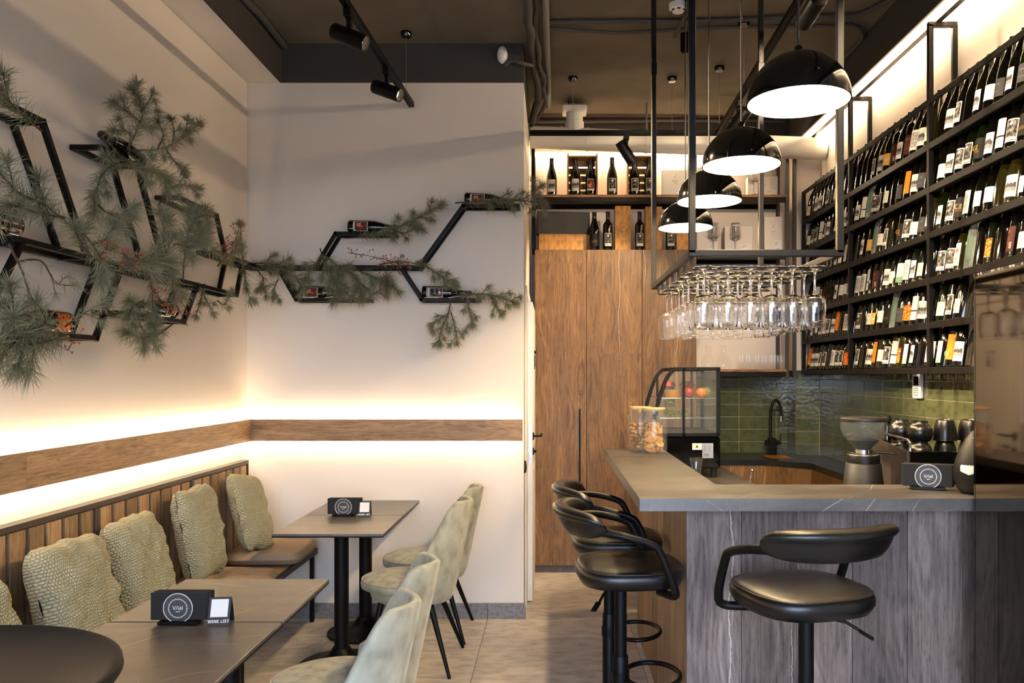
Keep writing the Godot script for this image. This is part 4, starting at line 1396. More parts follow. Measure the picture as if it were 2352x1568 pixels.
func label_images() -> void:
	var white := Color(0.74, 0.73, 0.70)
	var ink := Color(0.12, 0.12, 0.12)
	var pink := Color(0.85, 0.68, 0.58)
	var mk := func(c: Color) -> Image:
		var im := Image.create(80, 112, false, Image.FORMAT_RGB8)
		im.fill(c)
		return im
	var put_ := func(key: String, im: Image) -> void:
		var m := mat("label_" + key, Color(1, 1, 1), 0.65, 0.0, 0.3)
		m.albedo_texture = itex(im)
	var im: Image
	for k in 3:   # white sheet, framed landscape, pink lozenge
		im = mk.call(white)
		hill(im, Rect2i(5, 18, 70, 66), 400 + k, Color(0.62, 0.62, 0.61), Color(0.22, 0.22, 0.22), Color(0.42, 0.42, 0.42))
		diamond(im, 40, 20, 13, pink)
		lines(im, 8, 93, 28, 2, ink.lightened(0.3), 5 + k); lines(im, 52, 93, 18, 1, ink.lightened(0.3), 9 + k)
		put_.call("landscape_%d" % k, im)
	for k in 3:   # dark picture with white frame
		im = mk.call(white)
		photo(im, Rect2i(5, 5, 70, 82), 420 + k, Color(0.07, 0.065, 0.06), Color(0.46, 0.44, 0.41), 0.04)
		diamond(im, 40, 22, 11, pink.lightened(0.25))
		im.fill_rect(Rect2i(3, 88, 74, 2), ink); im.fill_rect(Rect2i(3, 103, 74, 3), ink)
		lines(im, 14, 94, 50, 1, ink.lightened(0.4), 15 + k)
		put_.call("picture_%d" % k, im)
	im = mk.call(white); lines(im, 22, 24, 34, 2, ink, 31); lines(im, 16, 70, 46, 3, Color(0.5, 0.45, 0.4), 32); put_.call("plain", im)
	im = mk.call(Color(0.80, 0.76, 0.66)); lines(im, 16, 16, 46, 2, ink, 33); lines(im, 14, 48, 50, 5, Color(0.5, 0.4, 0.25), 34); put_.call("cream", im)
	im = mk.call(Color(0.035, 0.032, 0.03)); photo(im, Rect2i(20, 62, 40, 20), 441, Color(0.035, 0.032, 0.03), Color(0.45, 0.30, 0.06), 0.15); put_.call("black_gold", im)
	im = mk.call(Color(0.80, 0.40, 0.05)); lines(im, 12, 90, 40, 2, Color(0.93, 0.75, 0.45), 36); photo(im, Rect2i(8, 10, 64, 40), 442, Color(0.77, 0.37, 0.04), Color(0.84, 0.45, 0.08), 0.08); put_.call("orange", im)
	im = mk.call(white); im.fill_rect(Rect2i(0, 66, 80, 6), Color(0.02, 0.02, 0.02)); lines(im, 14, 50, 40, 1, ink, 37); lines(im, 12, 84, 40, 2, ink.lightened(0.3), 38); put_.call("split", im)
	im = mk.call(Color(0.20, 0.20, 0.21)); lines(im, 20, 30, 40, 2, Color(0.5, 0.5, 0.5), 39); lines(im, 24, 74, 30, 2, Color(0.42, 0.42, 0.42), 40); put_.call("slate", im)
	im = mk.call(Color(0.20, 0.07, 0.055)); lines(im, 10, 16, 44, 3, Color(0.62, 0.42, 0.25), 42); lines(im, 10, 44, 46, 8, Color(0.42, 0.24, 0.16), 43); photo(im, Rect2i(56, 70, 12, 28), 443, Color(0.25, 0.1, 0.08), Color(0.8, 0.75, 0.7), 0.2); put_.call("maroon", im)
	im = mk.call(Color(0.33, 0.40, 0.35)); lines(im, 44, 20, 8, 12, Color(0.22, 0.28, 0.24), 44); put_.call("sage", im)
	im = mk.call(white); photo(im, Rect2i(12, 14, 56, 84), 444, Color(0.30, 0.28, 0.26), white.lightened(0.4), 0.12); put_.call("sketch", im)
	im = mk.call(Color(0.12, 0.09, 0.05)); photo(im, Rect2i(4, 4, 72, 104), 445, Color(0.60, 0.12, 0.03), Color(0.90, 0.62, 0.20), 0.06); put_.call("art", im)
	im = mk.call(white); photo(im, Rect2i(4, 6, 72, 92), 446, Color(0.05, 0.06, 0.06), Color(0.60, 0.30, 0.24), 0.07); diamond(im, 44, 40, 10, Color(0.78, 0.30, 0.2)); photo(im, Rect2i(14, 50, 30, 34), 447, Color(0.72, 0.2, 0.12), Color(0.8, 0.72, 0.62), 0.12); put_.call("red_art", im)
	im = mk.call(Color(0.82, 0.62, 0.22)); im.fill_rect(Rect2i(0, 52, 80, 14), white); lines(im, 14, 57, 46, 1, ink, 47); put_.call("yellow", im)
	im = mk.call(white); im.fill_rect(Rect2i(0, 78, 80, 34), Color(0.48, 0.62, 0.50)); put_.call("two_tone", im)

const LOOKS := {   # kind of label: [words, y0, y1, half width, bottle shapes]
	"landscape_0": ["white label with grey hills", 0.03, 0.125, 0.74], "landscape_1": ["white label with dark ridge", 0.03, 0.125, 0.74], "landscape_2": ["white label with pale field", 0.03, 0.125, 0.74],
	"picture_0": ["white-framed dark picture label", 0.03, 0.13, 0.74], "picture_1": ["white-framed blotchy picture label", 0.03, 0.13, 0.74], "picture_2": ["white-framed speckled picture label", 0.03, 0.13, 0.74],
	"plain": ["plain white label", 0.045, 0.115, 0.8], "cream": ["cream label with small print", 0.03, 0.10, 0.74], "black_gold": ["black label with gold print", 0.03, 0.125, 1.1],
	"orange": ["tall orange label", 0.04, 0.165, 0.9], "split": ["white label with black band", 0.03, 0.16, 0.75], "slate": ["slate grey label", 0.03, 0.11, 1.0],
	"maroon": ["maroon label with tan print", 0.03, 0.14, 1.0], "sage": ["grey-green label", 0.04, 0.165, 0.74], "sketch": ["white label with grey drawing", 0.03, 0.14, 0.74],
	"art": ["red and yellow painted label", 0.03, 0.12, 0.9], "red_art": ["dark label with red figures", 0.035, 0.125, 0.74], "yellow": ["yellow label with white band", 0.04, 0.11, 0.74], "two_tone": ["white label with green foot", 0.025, 0.135, 0.74]}

func bottle(look: String, shape: String, glass_: String, label: String, group: String, foil := "foil_black") -> Node3D:
	var o := thing("wine_bottle", label, "bottle", Vector3(), 0.0, group)
	put("glass", bottle_mesh(shape), M[glass_], o)
	if look:
		var L: Array = LOOKS[look]
		put("label", paper_mesh({"bordeaux": 0.0381, "burgundy": 0.0416, "champagne": 0.0431}[shape], L[1], L[2], L[3]), M["label_" + look], o)
	if foil:
		if not label_meshes.has("foil_" + shape):
			var q := g()
			if shape == "champagne": q.lathe([Vector2(0.0222, 0.235), Vector2(0.0175, 0.262), Vector2(0.0165, 0.277), Vector2(0.0195, 0.279), Vector2(0.0195, 0.29), Vector2(0.0165, 0.2935), Vector2(0.0165, 0.303), Vector2(0.0, 0.3035)], 16)
			elif shape == "burgundy": q.lathe([Vector2(0.0178, 0.246), Vector2(0.0163, 0.281), Vector2(0.0182, 0.2825), Vector2(0.0182, 0.2935), Vector2(0.016, 0.297), Vector2(0, 0.297)], 16)
			else: q.lathe([Vector2(0.0158, 0.24), Vector2(0.0153, 0.284), Vector2(0.0172, 0.2855), Vector2(0.0172, 0.2975), Vector2(0.015, 0.301), Vector2(0, 0.301)], 16)
			label_meshes["foil_" + shape] = q.mesh()
		put("foil", label_meshes["foil_" + shape], M[foil], o)
	return o

# ---------------------------------------------------------------- bottle rack on the right wall
const RACK_X := 1.92
const ROWS := [2.696, 2.473, 2.24, 2.007, 1.78, 1.549]

func build_rack() -> void:
	label_images()
	var rk := thing("bottle_rack", "black metal wall rack full of leaning wine bottles", "rack")
	var posts := [6.24, 5.26, 4.15, 3.04]
	var q: G
	for k in 4:
		var d: float = posts[k]
		var top: float = 3.316 if k in [1, 2] else 2.935
		q = g()
		q.bar(Vector3(RACK_X + 0.013, 1.53, -d), Vector3(RACK_X + 0.013, top, -d), 0.026, 0.026)
		obj("post", q, M.rack_metal, rk)
		q = g()
		q.bar(Vector3(XR - 0.022, 1.53, -d), Vector3(XR - 0.022, top, -d), 0.022, 0.026)
		obj("post", q, M.rack_metal, rk)
		if k in [1, 2]:
			q = g()
			q.bar(Vector3(RACK_X, 3.316, -d), Vector3(XR - 0.011, 3.316, -d), 0.026, 0.026)
			obj("hoop_bar", q, M.rack_metal, rk)
		q = g()
		q.bar(Vector3(RACK_X + 0.02, 1.535, -d), Vector3(XR - 0.02, 1.535, -d), 0.026, 0.02)
		obj("foot_bar", q, M.rack_metal, rk)
	for b in 3:
		var d0: float = posts[b] - 0.013
		var d1: float = posts[b + 1] + 0.013
		q = g()
		q.span(Vector3(RACK_X, 2.905, -d0), Vector3(RACK_X + 0.012, 2.935, -d1), 0.002)
		obj("top_rail", q, M.rack_metal, rk)
		for y in ROWS:
			q = g()
			q.span(Vector3(RACK_X, y - 0.022, -d0), Vector3(RACK_X + 0.01, y + 0.012, -d1), 0.002)
			q.span(Vector3(RACK_X + 0.01, y - 0.008, -d0), Vector3(1.984, y - 0.002, -d1), 0.001)
			obj("ledge", q, M.rack_metal, rk)
			q = g()
			q.span(Vector3(XR - 0.018, y + 0.20, -d0), Vector3(XR - 0.004, y + 0.212, -d1), 0.001)
			obj("back_rail", q, M.rack_metal, rk)
	# lamp strip lying on the hoops
	var ls := thing("rack_light", "long warm light strip above the bottle rack", "light strip", Vector3(1.985, 3.335, -6.25))
	q = g(); q.span(Vector3(-0.022, -0.004, 0.0), Vector3(0.008, 0.002, 4.2), 0.001)
	obj("profile", q, M.grey_metal, ls)
	q = g(); q.span(Vector3(0.008, -0.003, 0.0), Vector3(0.011, 0.003, 4.2))
	obj("strip", q, M.led, ls)
	strip_light("strip_glow", ls, Transform3D(Basis.looking_at(Vector3(1, -0.45, 0).normalized(), Vector3.BACK), Vector3(0.016, -0.001, 2.1)), Vector2(0.01, 4.15), LED_RACK, WARM)
	q = g(); q.span(Vector3(-0.003, 0.002, 0.0), Vector3(0.003, 0.010, 4.2))
	obj("strip", q, M.led, ls)
	strip_light("strip_glow", ls, Transform3D(Basis.looking_at(Vector3(-1, 0.08, 0).normalized(), Vector3.BACK), Vector3(-0.005, 0.006, 2.1)), Vector2(0.007, 4.15), LED_ROOM, WARM)
	# bottles, each leaning on its ledge
	var r := RandomNumberGenerator.new()
	r.seed = 23
	var common := ["landscape_0", "landscape_1", "landscape_2", "picture_0", "picture_1", "picture_2", "landscape_0", "picture_0", "plain", "black_gold", "slate", "", "", "", "landscape_2", "sketch", "cream"]
	var rare := ["slate", "split", "maroon", "sage", "art", "yellow", "two_tone", "sketch", "cream", "split"]
	var fixed := {   # places where the photograph shows a striking bottle: "bay_row_place"
		"1_1_8": "orange", "0_5_0": "orange", "1_5_3": "orange", "2_5_1": "orange", "0_4_7": "orange", "2_3_2": "sketch", "2_3_3": "sage", "1_2_3": "sage", "1_2_2": "yellow", "2_3_7": "maroon", "1_3_3": "maroon", "1_4_9": "split", "1_5_6": "split", "1_1_1": "split", "2_1_6": "split", "1_4_8": "art", "1_5_7": "art", "1_5_11": "sketch",
		"2_5_0": "two_tone", "2_5_2": "landscape_0", "2_5_3": "plain", "2_4_0": "cream", "2_4_1": "picture_1", "2_4_2": "cream", "2_2_3": "sketch", "2_2_4": "plain", "2_2_2": "black_gold", "2_2_1": "picture_0", "2_3_1": "picture_2", "2_1_5": "landscape_1", "2_1_4": "black_gold", "2_1_3": "picture_2", "2_1_2": "picture_0", "2_1_1": "landscape_2", "2_1_0": "cream", "1_4_4": "plain", "1_5_0": "picture_1", "1_5_4": "plain", "1_5_5": "picture_1", "1_5_9": "landscape_1", "1_0_7": "landscape_0", "2_0_1": "landscape_0", "2_0_2": "picture_0", "2_0_4": "landscape_1", "2_0_5": "plain", "2_0_7": "landscape_0", "2_0_8": "slate", "1_4_2": "plain", "1_4_5": "black_gold", "1_3_6": "cream", "1_3_7": "two_tone"}
	var texts := {"1_5_3": ["5", 0.030, 0.135, Color(0.95, 0.85, 0.7)], "2_5_3": ["ZSIRAI", 0.012, 0.10, Color(0.2, 0.2, 0.2)], "2_5_0": ["ECK", 0.016, 0.105, Color(0.6, 0.2, 0.12)], "2_5_1": ["OU", 0.022, 0.07, Color(0.95, 0.78, 0.4)], "2_3_2": ["CLARE", 0.016, 0.105, Color(0.7, 0.3, 0.12)], "2_2_2": ["ca", 0.03, 0.085, Color(0.6, 0.4, 0.08)], "1_2_7": ["ca", 0.03, 0.085, Color(0.6, 0.4, 0.08)], "2_1_4": ["ca", 0.03, 0.085, Color(0.6, 0.4, 0.08)]}
	fixed["1_2_7"] = "black_gold"
	var bays := ["corner bay", "middle bay", "espresso-machine bay"]
	var count := ["first", "second", "third", "fourth", "fifth", "sixth", "seventh", "eighth", "ninth", "tenth", "eleventh", "last"]
	var nth := ["top", "second", "third", "fourth", "fifth", "lowest"]
	for b in 3:
		var d0: float = posts[b] - 0.02
		var cnt := 11 if b == 0 else 12
		var pitch: float = (posts[b] - posts[b + 1] - 0.04) / cnt
		for row in 6:
			for k in cnt:
				var d: float = d0 - pitch * (k + 0.5) + r.randf_range(-0.004, 0.004)
				var key := "%d_%d_%d" % [b, row, k]
				var look: String = fixed.get(key, common[r.randi() % common.size()] if r.randf() < 0.86 else rare[r.randi() % rare.size()])
				var shape: String = ["bordeaux", "burgundy", "burgundy", "champagne"][r.randi() % 4]
				if row == 0: shape = ["champagne", "champagne", "burgundy"][r.randi() % 3]
				if look in ["orange", "split", "sage", "maroon"]: shape = "bordeaux"
				var gl := "bottle_dark"
				var dice := r.randf()
				if dice > 0.88: gl = "bottle_green"
				elif dice > 0.80: gl = "bottle_olive"
				var yaw := r.randf_range(-14, 30)
				if b == 2 and d < 3.28: continue   # hidden outside the frame
				if b == 2 and row >= 4 and d < 3.9: continue
				if row > 0 and r.randf() < 0.012 and not fixed.has(key): continue
				if look == "sage": gl = "bottle_clear"
				var words: String = LOOKS[look][0] if look else "no visible label"
				var o := bottle(look, shape, gl, "%s bottle, %s, %s shelf, %s, %s from the corner" % [{"bottle_dark": "dark", "bottle_green": "green", "bottle_olive": "olive", "bottle_clear": "clear"}[gl], words, nth[row], bays[b], count[k]], "bottles leaning in the wall rack", "" if (row == 0 and shape == "champagne") or r.randf() < 0.25 else "foil_black")
				o.transform = Transform3D(Basis(Vector3.BACK, deg_to_rad(-8.5)) * Basis(Vector3.UP, deg_to_rad(yaw)), Vector3(1.972, ROWS[row] + 0.0055, -d))
				if texts.has(key):
					var tx: Array = texts[key]
					var f := lettering(tx[0], tx[1], tx[3])
					f.name = "print"
					o.add_child(f, true)
					f.transform = Transform3D(Basis(Vector3.UP, -PI / 2), Vector3(-0.0425 if shape != "bordeaux" else -0.0392, tx[2], 0))

var fonts := {}
func lettering(text: String, height: float, c: Color, bold := false, thick := 0.0006) -> MeshInstance3D:
	var tm := TextMesh.new()
	var key := "bold" if bold else "plain"
	if not fonts.has(key):
		var f := SystemFont.new()
		f.font_names = PackedStringArray(["Droid Sans"])
		f.font_weight = 700 if bold else 400
		fonts[key] = f
	tm.font = fonts[key]
	tm.text = text; tm.font_size = 24; tm.pixel_size = height / 17.5; tm.depth = thick; tm.curve_step = 2.0
	var o := MeshInstance3D.new()
	o.name = "lettering"
	o.mesh = tm
	var mk := "ink_" + c.to_html()
	if not M.has(mk): mat(mk, c, 0.6)
	o.material_override = M[mk]
	return o

# ---------------------------------------------------------------- hanging rack of wine glasses, dome lamps
func wine_glass(called: String, label: String, group: String, thick := true) -> Node3D:   # hangs upside down from y = 0 (foot) to -0.222 (rim)
	if not label_meshes.has("glass_bowl"):
		var q := g()
		q.lathe([Vector2(0.0345, -0.222), Vector2(0.0362, -0.20), Vector2(0.0385, -0.17), Vector2(0.0402, -0.145), Vector2(0.0403, -0.13), Vector2(0.038, -0.118), Vector2(0.030, -0.110), Vector2(0.018, -0.104), Vector2(0.007, -0.099)], 28)
		label_meshes["glass_bowl"] = q.mesh()
		q = g()
		q.lathe([Vector2(0.0, -0.1075), Vector2(0.018, -0.1075), Vector2(0.0295, -0.1125), Vector2(0.0367, -0.1195), Vector2(0.0388, -0.1305), Vector2(0.0387, -0.145), Vector2(0.0371, -0.17), Vector2(0.0349, -0.20), Vector2(0.0333, -0.2215), Vector2(0.0339, -0.2222),
			Vector2(0.0345, -0.222), Vector2(0.0362, -0.20), Vector2(0.0385, -0.17), Vector2(0.0402, -0.145), Vector2(0.0403, -0.13), Vector2(0.038, -0.118), Vector2(0.030, -0.110), Vector2(0.018, -0.104), Vector2(0.007, -0.101), Vector2(0.0, -0.101)], 36)
		label_meshes["glass_bowl_thick"] = q.mesh()
		q = g()
		var pp := []
		for k in 28:
			pp.append(Vector3(0.0345 * cos(TAU * k / 28), -0.222, 0.0345 * sin(TAU * k / 28)))
		q.tube(pp, 0.0009, 6, false, true)
		label_meshes["glass_lip"] = q.mesh()
		q = g()
		q.lathe([Vector2(0.0, -0.104), Vector2(0.008, -0.101), Vector2(0.0055, -0.094), Vector2(0.0042, -0.085), Vector2(0.0038, -0.03), Vector2(0.006, -0.014), Vector2(0.012, -0.007), Vector2(0.0, -0.007)], 14)
		label_meshes["glass_stem"] = q.mesh()
		q = g()
		q.lathe([Vector2(0.0, -0.007), Vector2(0.012, -0.007), Vector2(0.034, -0.003), Vector2(0.0375, -0.0015), Vector2(0.0375, 0.001), Vector2(0.012, 0.0035), Vector2(0.0, 0.004)], 28)
		label_meshes["glass_foot"] = q.mesh()
	var o := thing(called, label, "wine glass", Vector3(), 0.0, group)
	put("bowl", label_meshes.glass_bowl_thick if thick else label_meshes.glass_bowl, M.solid_glass if thick else M.clear_glass, o)
	if not thick: put("lip", label_meshes.glass_lip, M.solid_glass, o)
	put("stem", label_meshes.glass_stem, M.solid_glass, o)
	put("foot", label_meshes.glass_foot, M.solid_glass, o)
	return o

func build_glass_rack() -> void:
	var rk := thing("glass_rack", "grey metal frame hanging from the ceiling with wire rails for glasses", "rack")
	var x0 := 0.498
	var x1 := 1.027
	var df := 2.90
	var dr := 4.0
	var y := 1.957
	var q: G
	for e in [[x0, df], [x1, df], [x0, dr], [x1, dr]]:
		q = g()
		q.bar(Vector3(e[0], y, -e[1]), Vector3(e[0], CEIL, -e[1]), 0.024, 0.024)
		obj("post", q, M.grey_metal, rk)
		if e[1] == dr:
			q = g()
			q.bar(Vector3(e[0], 3.0, -e[1]), Vector3(e[0], 3.06, -e[1]), 0.03, 0.03)
			obj("sleeve", q, M.black_metal, rk)
	for e in [[Vector3(x0 - 0.012, y, -df), Vector3(x1 + 0.012, y, -df)], [Vector3(x0 - 0.012, y, -dr), Vector3(x1 + 0.012, y, -dr)], [Vector3(x0, y, -df - 0.012), Vector3(x0, y, -dr + 0.012)], [Vector3(x1, y, -df - 0.012), Vector3(x1, y, -dr + 0.012)]]:
		q = g(); q.bar(e[0], e[1], 0.024, 0.024)
		obj("frame_bar", q, M.grey_metal, rk)
	var nth := ["first", "second", "third", "fourth", "fifth", "sixth", "seventh"]
	for row in 7:
		var d := 2.975 + row * 0.158
		for e in [-0.021, 0.021]:
			q = g()
			var yy := y - 0.043
			var zz: float = -d + e
			q.tube([Vector3(x0 + 0.012, y - 0.012, zz), Vector3(x0 + 0.012, yy + 0.008, zz), Vector3(x0 + 0.015, yy + 0.002, zz), Vector3(x0 + 0.022, yy, zz), Vector3((x0 + x1) * 0.5, yy, zz), Vector3(x1 - 0.022, yy, zz), Vector3(x1 - 0.015, yy + 0.002, zz), Vector3(x1 - 0.012, yy + 0.008, zz), Vector3(x1 - 0.012, y - 0.012, zz)], 0.003, 8)
			obj("rail", q, M.wire_steel, rk)
		for k in 6:
			if row == 6 and k == 5: continue
			var o := wine_glass("wine_glass", "hanging wine glass, %s row from the stool side, %s from the bottle rack" % [nth[row], nth[5 - k]], "wine glasses hanging in the ceiling rack", row < 2 or k == 5)
			o.transform = at(x0 + 0.057 + k * 0.0825 + 0.006 * sin(row * 2.0 + k), y - 0.0385, -d + 0.002 * sin(k * 3.0))

func build_pendants() -> void:
	var zs := [2.42, 3.15, 3.80, 4.48]
	var names := ["black dome pendant lamp in front of the glass rack", "black dome pendant lamp inside the front half of the glass rack", "black dome pendant lamp inside the rear half of the glass rack", "black dome pendant lamp behind the glass rack"]
	for k in 4:
		var p := thing("pendant_lamp", names[k], "lamp", Vector3(0.733, 2.335, -zs[k]), 0.0, "black dome pendant lamps")
		var R := 0.152
		var outer := []
		var inner := []
		for s in 19:
			var a := PI * 0.5 * s / 18.0
			outer.append(Vector2(R * cos(a), (R - 0.004) * sin(a)))
			inner.append(Vector2((R - 0.004) * cos(a), (R - 0.008) * sin(a)))
		inner.reverse()
		outer[18].x = 0.0
		inner[0].x = 0.0
		var q := g()
		q.lathe(outer, 56)
		q.lathe([Vector2(R - 0.0045, 0.0), Vector2(R, 0.0)], 56)
		var sh := obj("shade", q, M.gloss_black, p)
		q = g()
		q.lathe(inner, 48)
		obj("lining", q, M.shade_white, sh)
		q = g()
		q.lathe([Vector2(0.0, 0.142), Vector2(0.012, 0.142), Vector2(0.012, 0.165), Vector2(0.004, 0.172)], 16)
		obj("cap", q, M.gloss_black, p)
		q = g()
		q.tube([Vector3(0, 0.17, 0), Vector3(0, CEIL - 2.335, 0)], 0.0032, 6)
		obj("cable", q, M.cable, p)
		q = g()
		q.lathe([Vector2(0.02, 0.085), Vector2(0.02, 0.146), Vector2(0.0, 0.146)], 16)
		obj("socket", q, M.white_paint, p)
		q = g()
		q.ball(Vector3(0, 0.06, 0), Vector3(0.03, 0.034, 0.03), 18, 12)
		obj("bulb", q, M.bulb, p)
		var l := OmniLight3D.new()
		l.name = "bulb_glow"; l.light_energy = PENDANT; l.light_color = Color(1.0, 0.88, 0.68); l.light_size = 0.03
		l.omni_range = 10.0; l.omni_attenuation = 2.0; l.shadow_enabled = true
		p.add_child(l, true)
		l.position = Vector3(0, 0.06, 0)

# ---------------------------------------------------------------- things on the bar, the tables and the work counter
func ring_pts(r: float, n_: int, c := Vector3(), sq := 1.0) -> Array:   # circle in the xy plane
	var p := []
	for k in n_:
		p.append(c + Vector3(r * cos(TAU * k / n_), r * sin(TAU * k / n_) * sq, 0))
	return p

func logo(parent: Node, where: Transform3D, s: float, c: Color, thick := 0.0005) -> void:   # round mark: name in the middle, a ring of small print round it
	var t := lettering("V/ial", 0.30 * s, c, false, thick)
	parent.add_child(t, true)
	t.transform = where * at(0, 0.03 * s, 0)
	var q := g()
	q.xf = where
	q.box(Vector3(0, -0.26 * s, 0), Vector3(0.34 * s, 0.045 * s, thick))
	var r := RandomNumberGenerator.new()
	r.seed = 77
	var a := 0.0
	while a < TAU - 0.1:
		var w := r.randf_range(0.03, 0.10)
		var keep := q.xf
		q.xf = where * Transform3D(Basis(Vector3.BACK, a + w), Vector3())
		q.box(Vector3(0.72 * s, 0, 0), Vector3(0.07 * s, w * 1.1 * s, thick))
		q.xf = keep
		a += w * 2.0 + 0.035
	var mk := "ink_" + c.to_html()
	obj("small_print", q, M[mk], parent)

func napkin_holder(label: String, where: Vector3, turn: float) -> void:
	var o := thing("napkin_holder", label, "napkin holder", where, turn, "black napkin holders with round clear disc")
	var q := g()
	q.span(Vector3(-0.062, 0, -0.03), Vector3(0.062, 0.012, 0.03), 0.003)
	obj("stand", q, M.black_metal, o)
	for k in 7:
		q = g()
		var j := 0.004 * sin(k * 2.3)
		q.span(Vector3(-0.088 + j, 0.013, 0.016 - 0.006 * k - 0.0052), Vector3(0.086 + j + 0.0012 * k, 0.099 - 0.001 * (k % 3), 0.016 - 0.006 * k), 0.002)
		obj("napkin", q, M.napkin, o)
	q = g()
	q.xf = Transform3D(Basis(Vector3.RIGHT, PI / 2), Vector3(0, 0.052, 0.019))
	q.lathe([Vector2(0.0, 0.0), Vector2(0.046, 0.0), Vector2(0.046, 0.003), Vector2(0.0, 0.003)], 40)
	var dsk := obj("clear_disc", q, M.case_pane, o)
	q = g()
	q.tube(ring_pts(0.0455, 48, Vector3(0, 0.052, 0.0205)), 0.0013, 6, false, true)
	obj("disc_edge", q, M.print_white, dsk)
	logo(dsk, at(0.001, 0.052, 0.0226), 0.04, Color(0.82, 0.81, 0.79))

func table_card(label: String, where: Vector3, turn: float) -> void:
	var o := thing("table_card", label, "card", where, turn, "small black tent cards")
	var q := g()
	var lean := 0.34
	q.xf = Transform3D(Basis(Vector3.RIGHT, -lean), Vector3(0, 0, 0.03))
	q.span(Vector3(-0.034, 0, -0.0015), Vector3(0.034, 0.086, 0))
	q.xf = Transform3D(Basis(Vector3.RIGHT, lean), Vector3(0, 0, -0.03))
	q.span(Vector3(-0.034, 0, 0.0), Vector3(0.034, 0.086, 0.0015))
	obj("card", q, M.card_black, o)
	q = g()
	q.xf = Transform3D(Basis(Vector3.RIGHT, -lean), Vector3(0, 0, 0.03))
	q.span(Vector3(-0.026, 0.026, 0.0), Vector3(0.026, 0.08, 0.0006), 0.0)
	obj("white_panel", q, M.print_white, o)
	var t := lettering("WINE LIST", 0.0095, Color(0.82, 0.81, 0.79), true, 0.0005)
	o.add_child(t, true)
	t.transform = Transform3D(Basis(Vector3.RIGHT, -lean), Vector3(0, 0, 0.03)) * at(0, 0.013, 0.0004)

func jar(label: String, where: Vector3, filling: String, filling_label: String) -> void:
	var o := thing("storage_jar", label, "jar", where, 0.0, "glass jars with wooden lids")
	var q := g()
	q.lathe([Vector2(0.0, 0.003), Vector2(0.07, 0.003), Vector2(0.0755, 0.01), Vector2(0.0765, 0.02), Vector2(0.0765, 0.195), Vector2(0.073, 0.207), Vector2(0.064, 0.214), Vector2(0.062, 0.22), Vector2(0.062, 0.246)], 40)
	obj("glass", q, M.jar_glass, o)
	q = g(); q.tube([Vector3(0, 0.0, 0), Vector3(0, 0.004, 0)], [0.070, 0.072], 40)
	obj("bottom", q, M.jar_glass, o)
	q = g()
	q.lathe([Vector2(0.0, 0.24), Vector2(0.059, 0.24), Vector2(0.059, 0.247), Vector2(0.065, 0.247), Vector2(0.066, 0.251), Vector2(0.065, 0.257), Vector2(0.0, 0.257)], 36)
	obj("lid", q, M.cork_wood, o)
	var r := RandomNumberGenerator.new()
	r.seed = hash(filling)
	if filling == "rusk":
		var bread := []
		for k in 14:
			bread.append(Vector2(0.034 * cos(TAU * k / 14) * (1.0 if sin(TAU * k / 14) < 0 else 0.93), 0.022 * sin(TAU * k / 14) if sin(TAU * k / 14) < 0 else 0.017 * sin(TAU * k / 14)))
		q = g(); q.prism(bread, -0.006, 0.006, true)
		var bm := q.mesh()
		for k in 46:
			var lay := k / 8
			var a := TAU * (k % 8) / 8.0 + lay * 0.5 + r.randf() * 0.3
			var rad := 0.036 + r.randf() * 0.006 if k % 3 else 0.012
			var y := 0.026 + lay * 0.026 + r.randf() * 0.006
			if y > 0.165: continue
			var s := tag(put("rusk", bm, M["rusk_%d" % (k % 3)]), filling_label, "rusk", "rusks in the jar")
			s.transform = Transform3D(Basis.from_euler(Vector3(r.randf_range(-0.4, 0.4), a, r.randf_range(-0.5, 0.5))), where + Vector3(rad * sin(a), y, rad * cos(a)))
	else:
		q = g()
		q.ball(Vector3(), Vector3(0.014, 0.009, 0.010), 10, 6)
		var bm := q.mesh()
		for k in 110:
			var lay := k / 16
			var a := TAU * (k % 16) / 16.0 + r.randf()
			var rad := 0.0585 - r.randf() * 0.006 if k % 4 else r.randf() * 0.035
			var s := tag(put("almond", bm, M["rusk_%d" % (k % 3)]), filling_label, "almond", "nuts in the jar")
			s.transform = Transform3D(Basis.from_euler(Vector3(r.randf_range(-0.7, 0.7), a, r.randf_range(-0.7, 0.7))), where + Vector3(rad * sin(a), 0.02 + lay * 0.0215 + r.randf() * 0.006, rad * cos(a)))

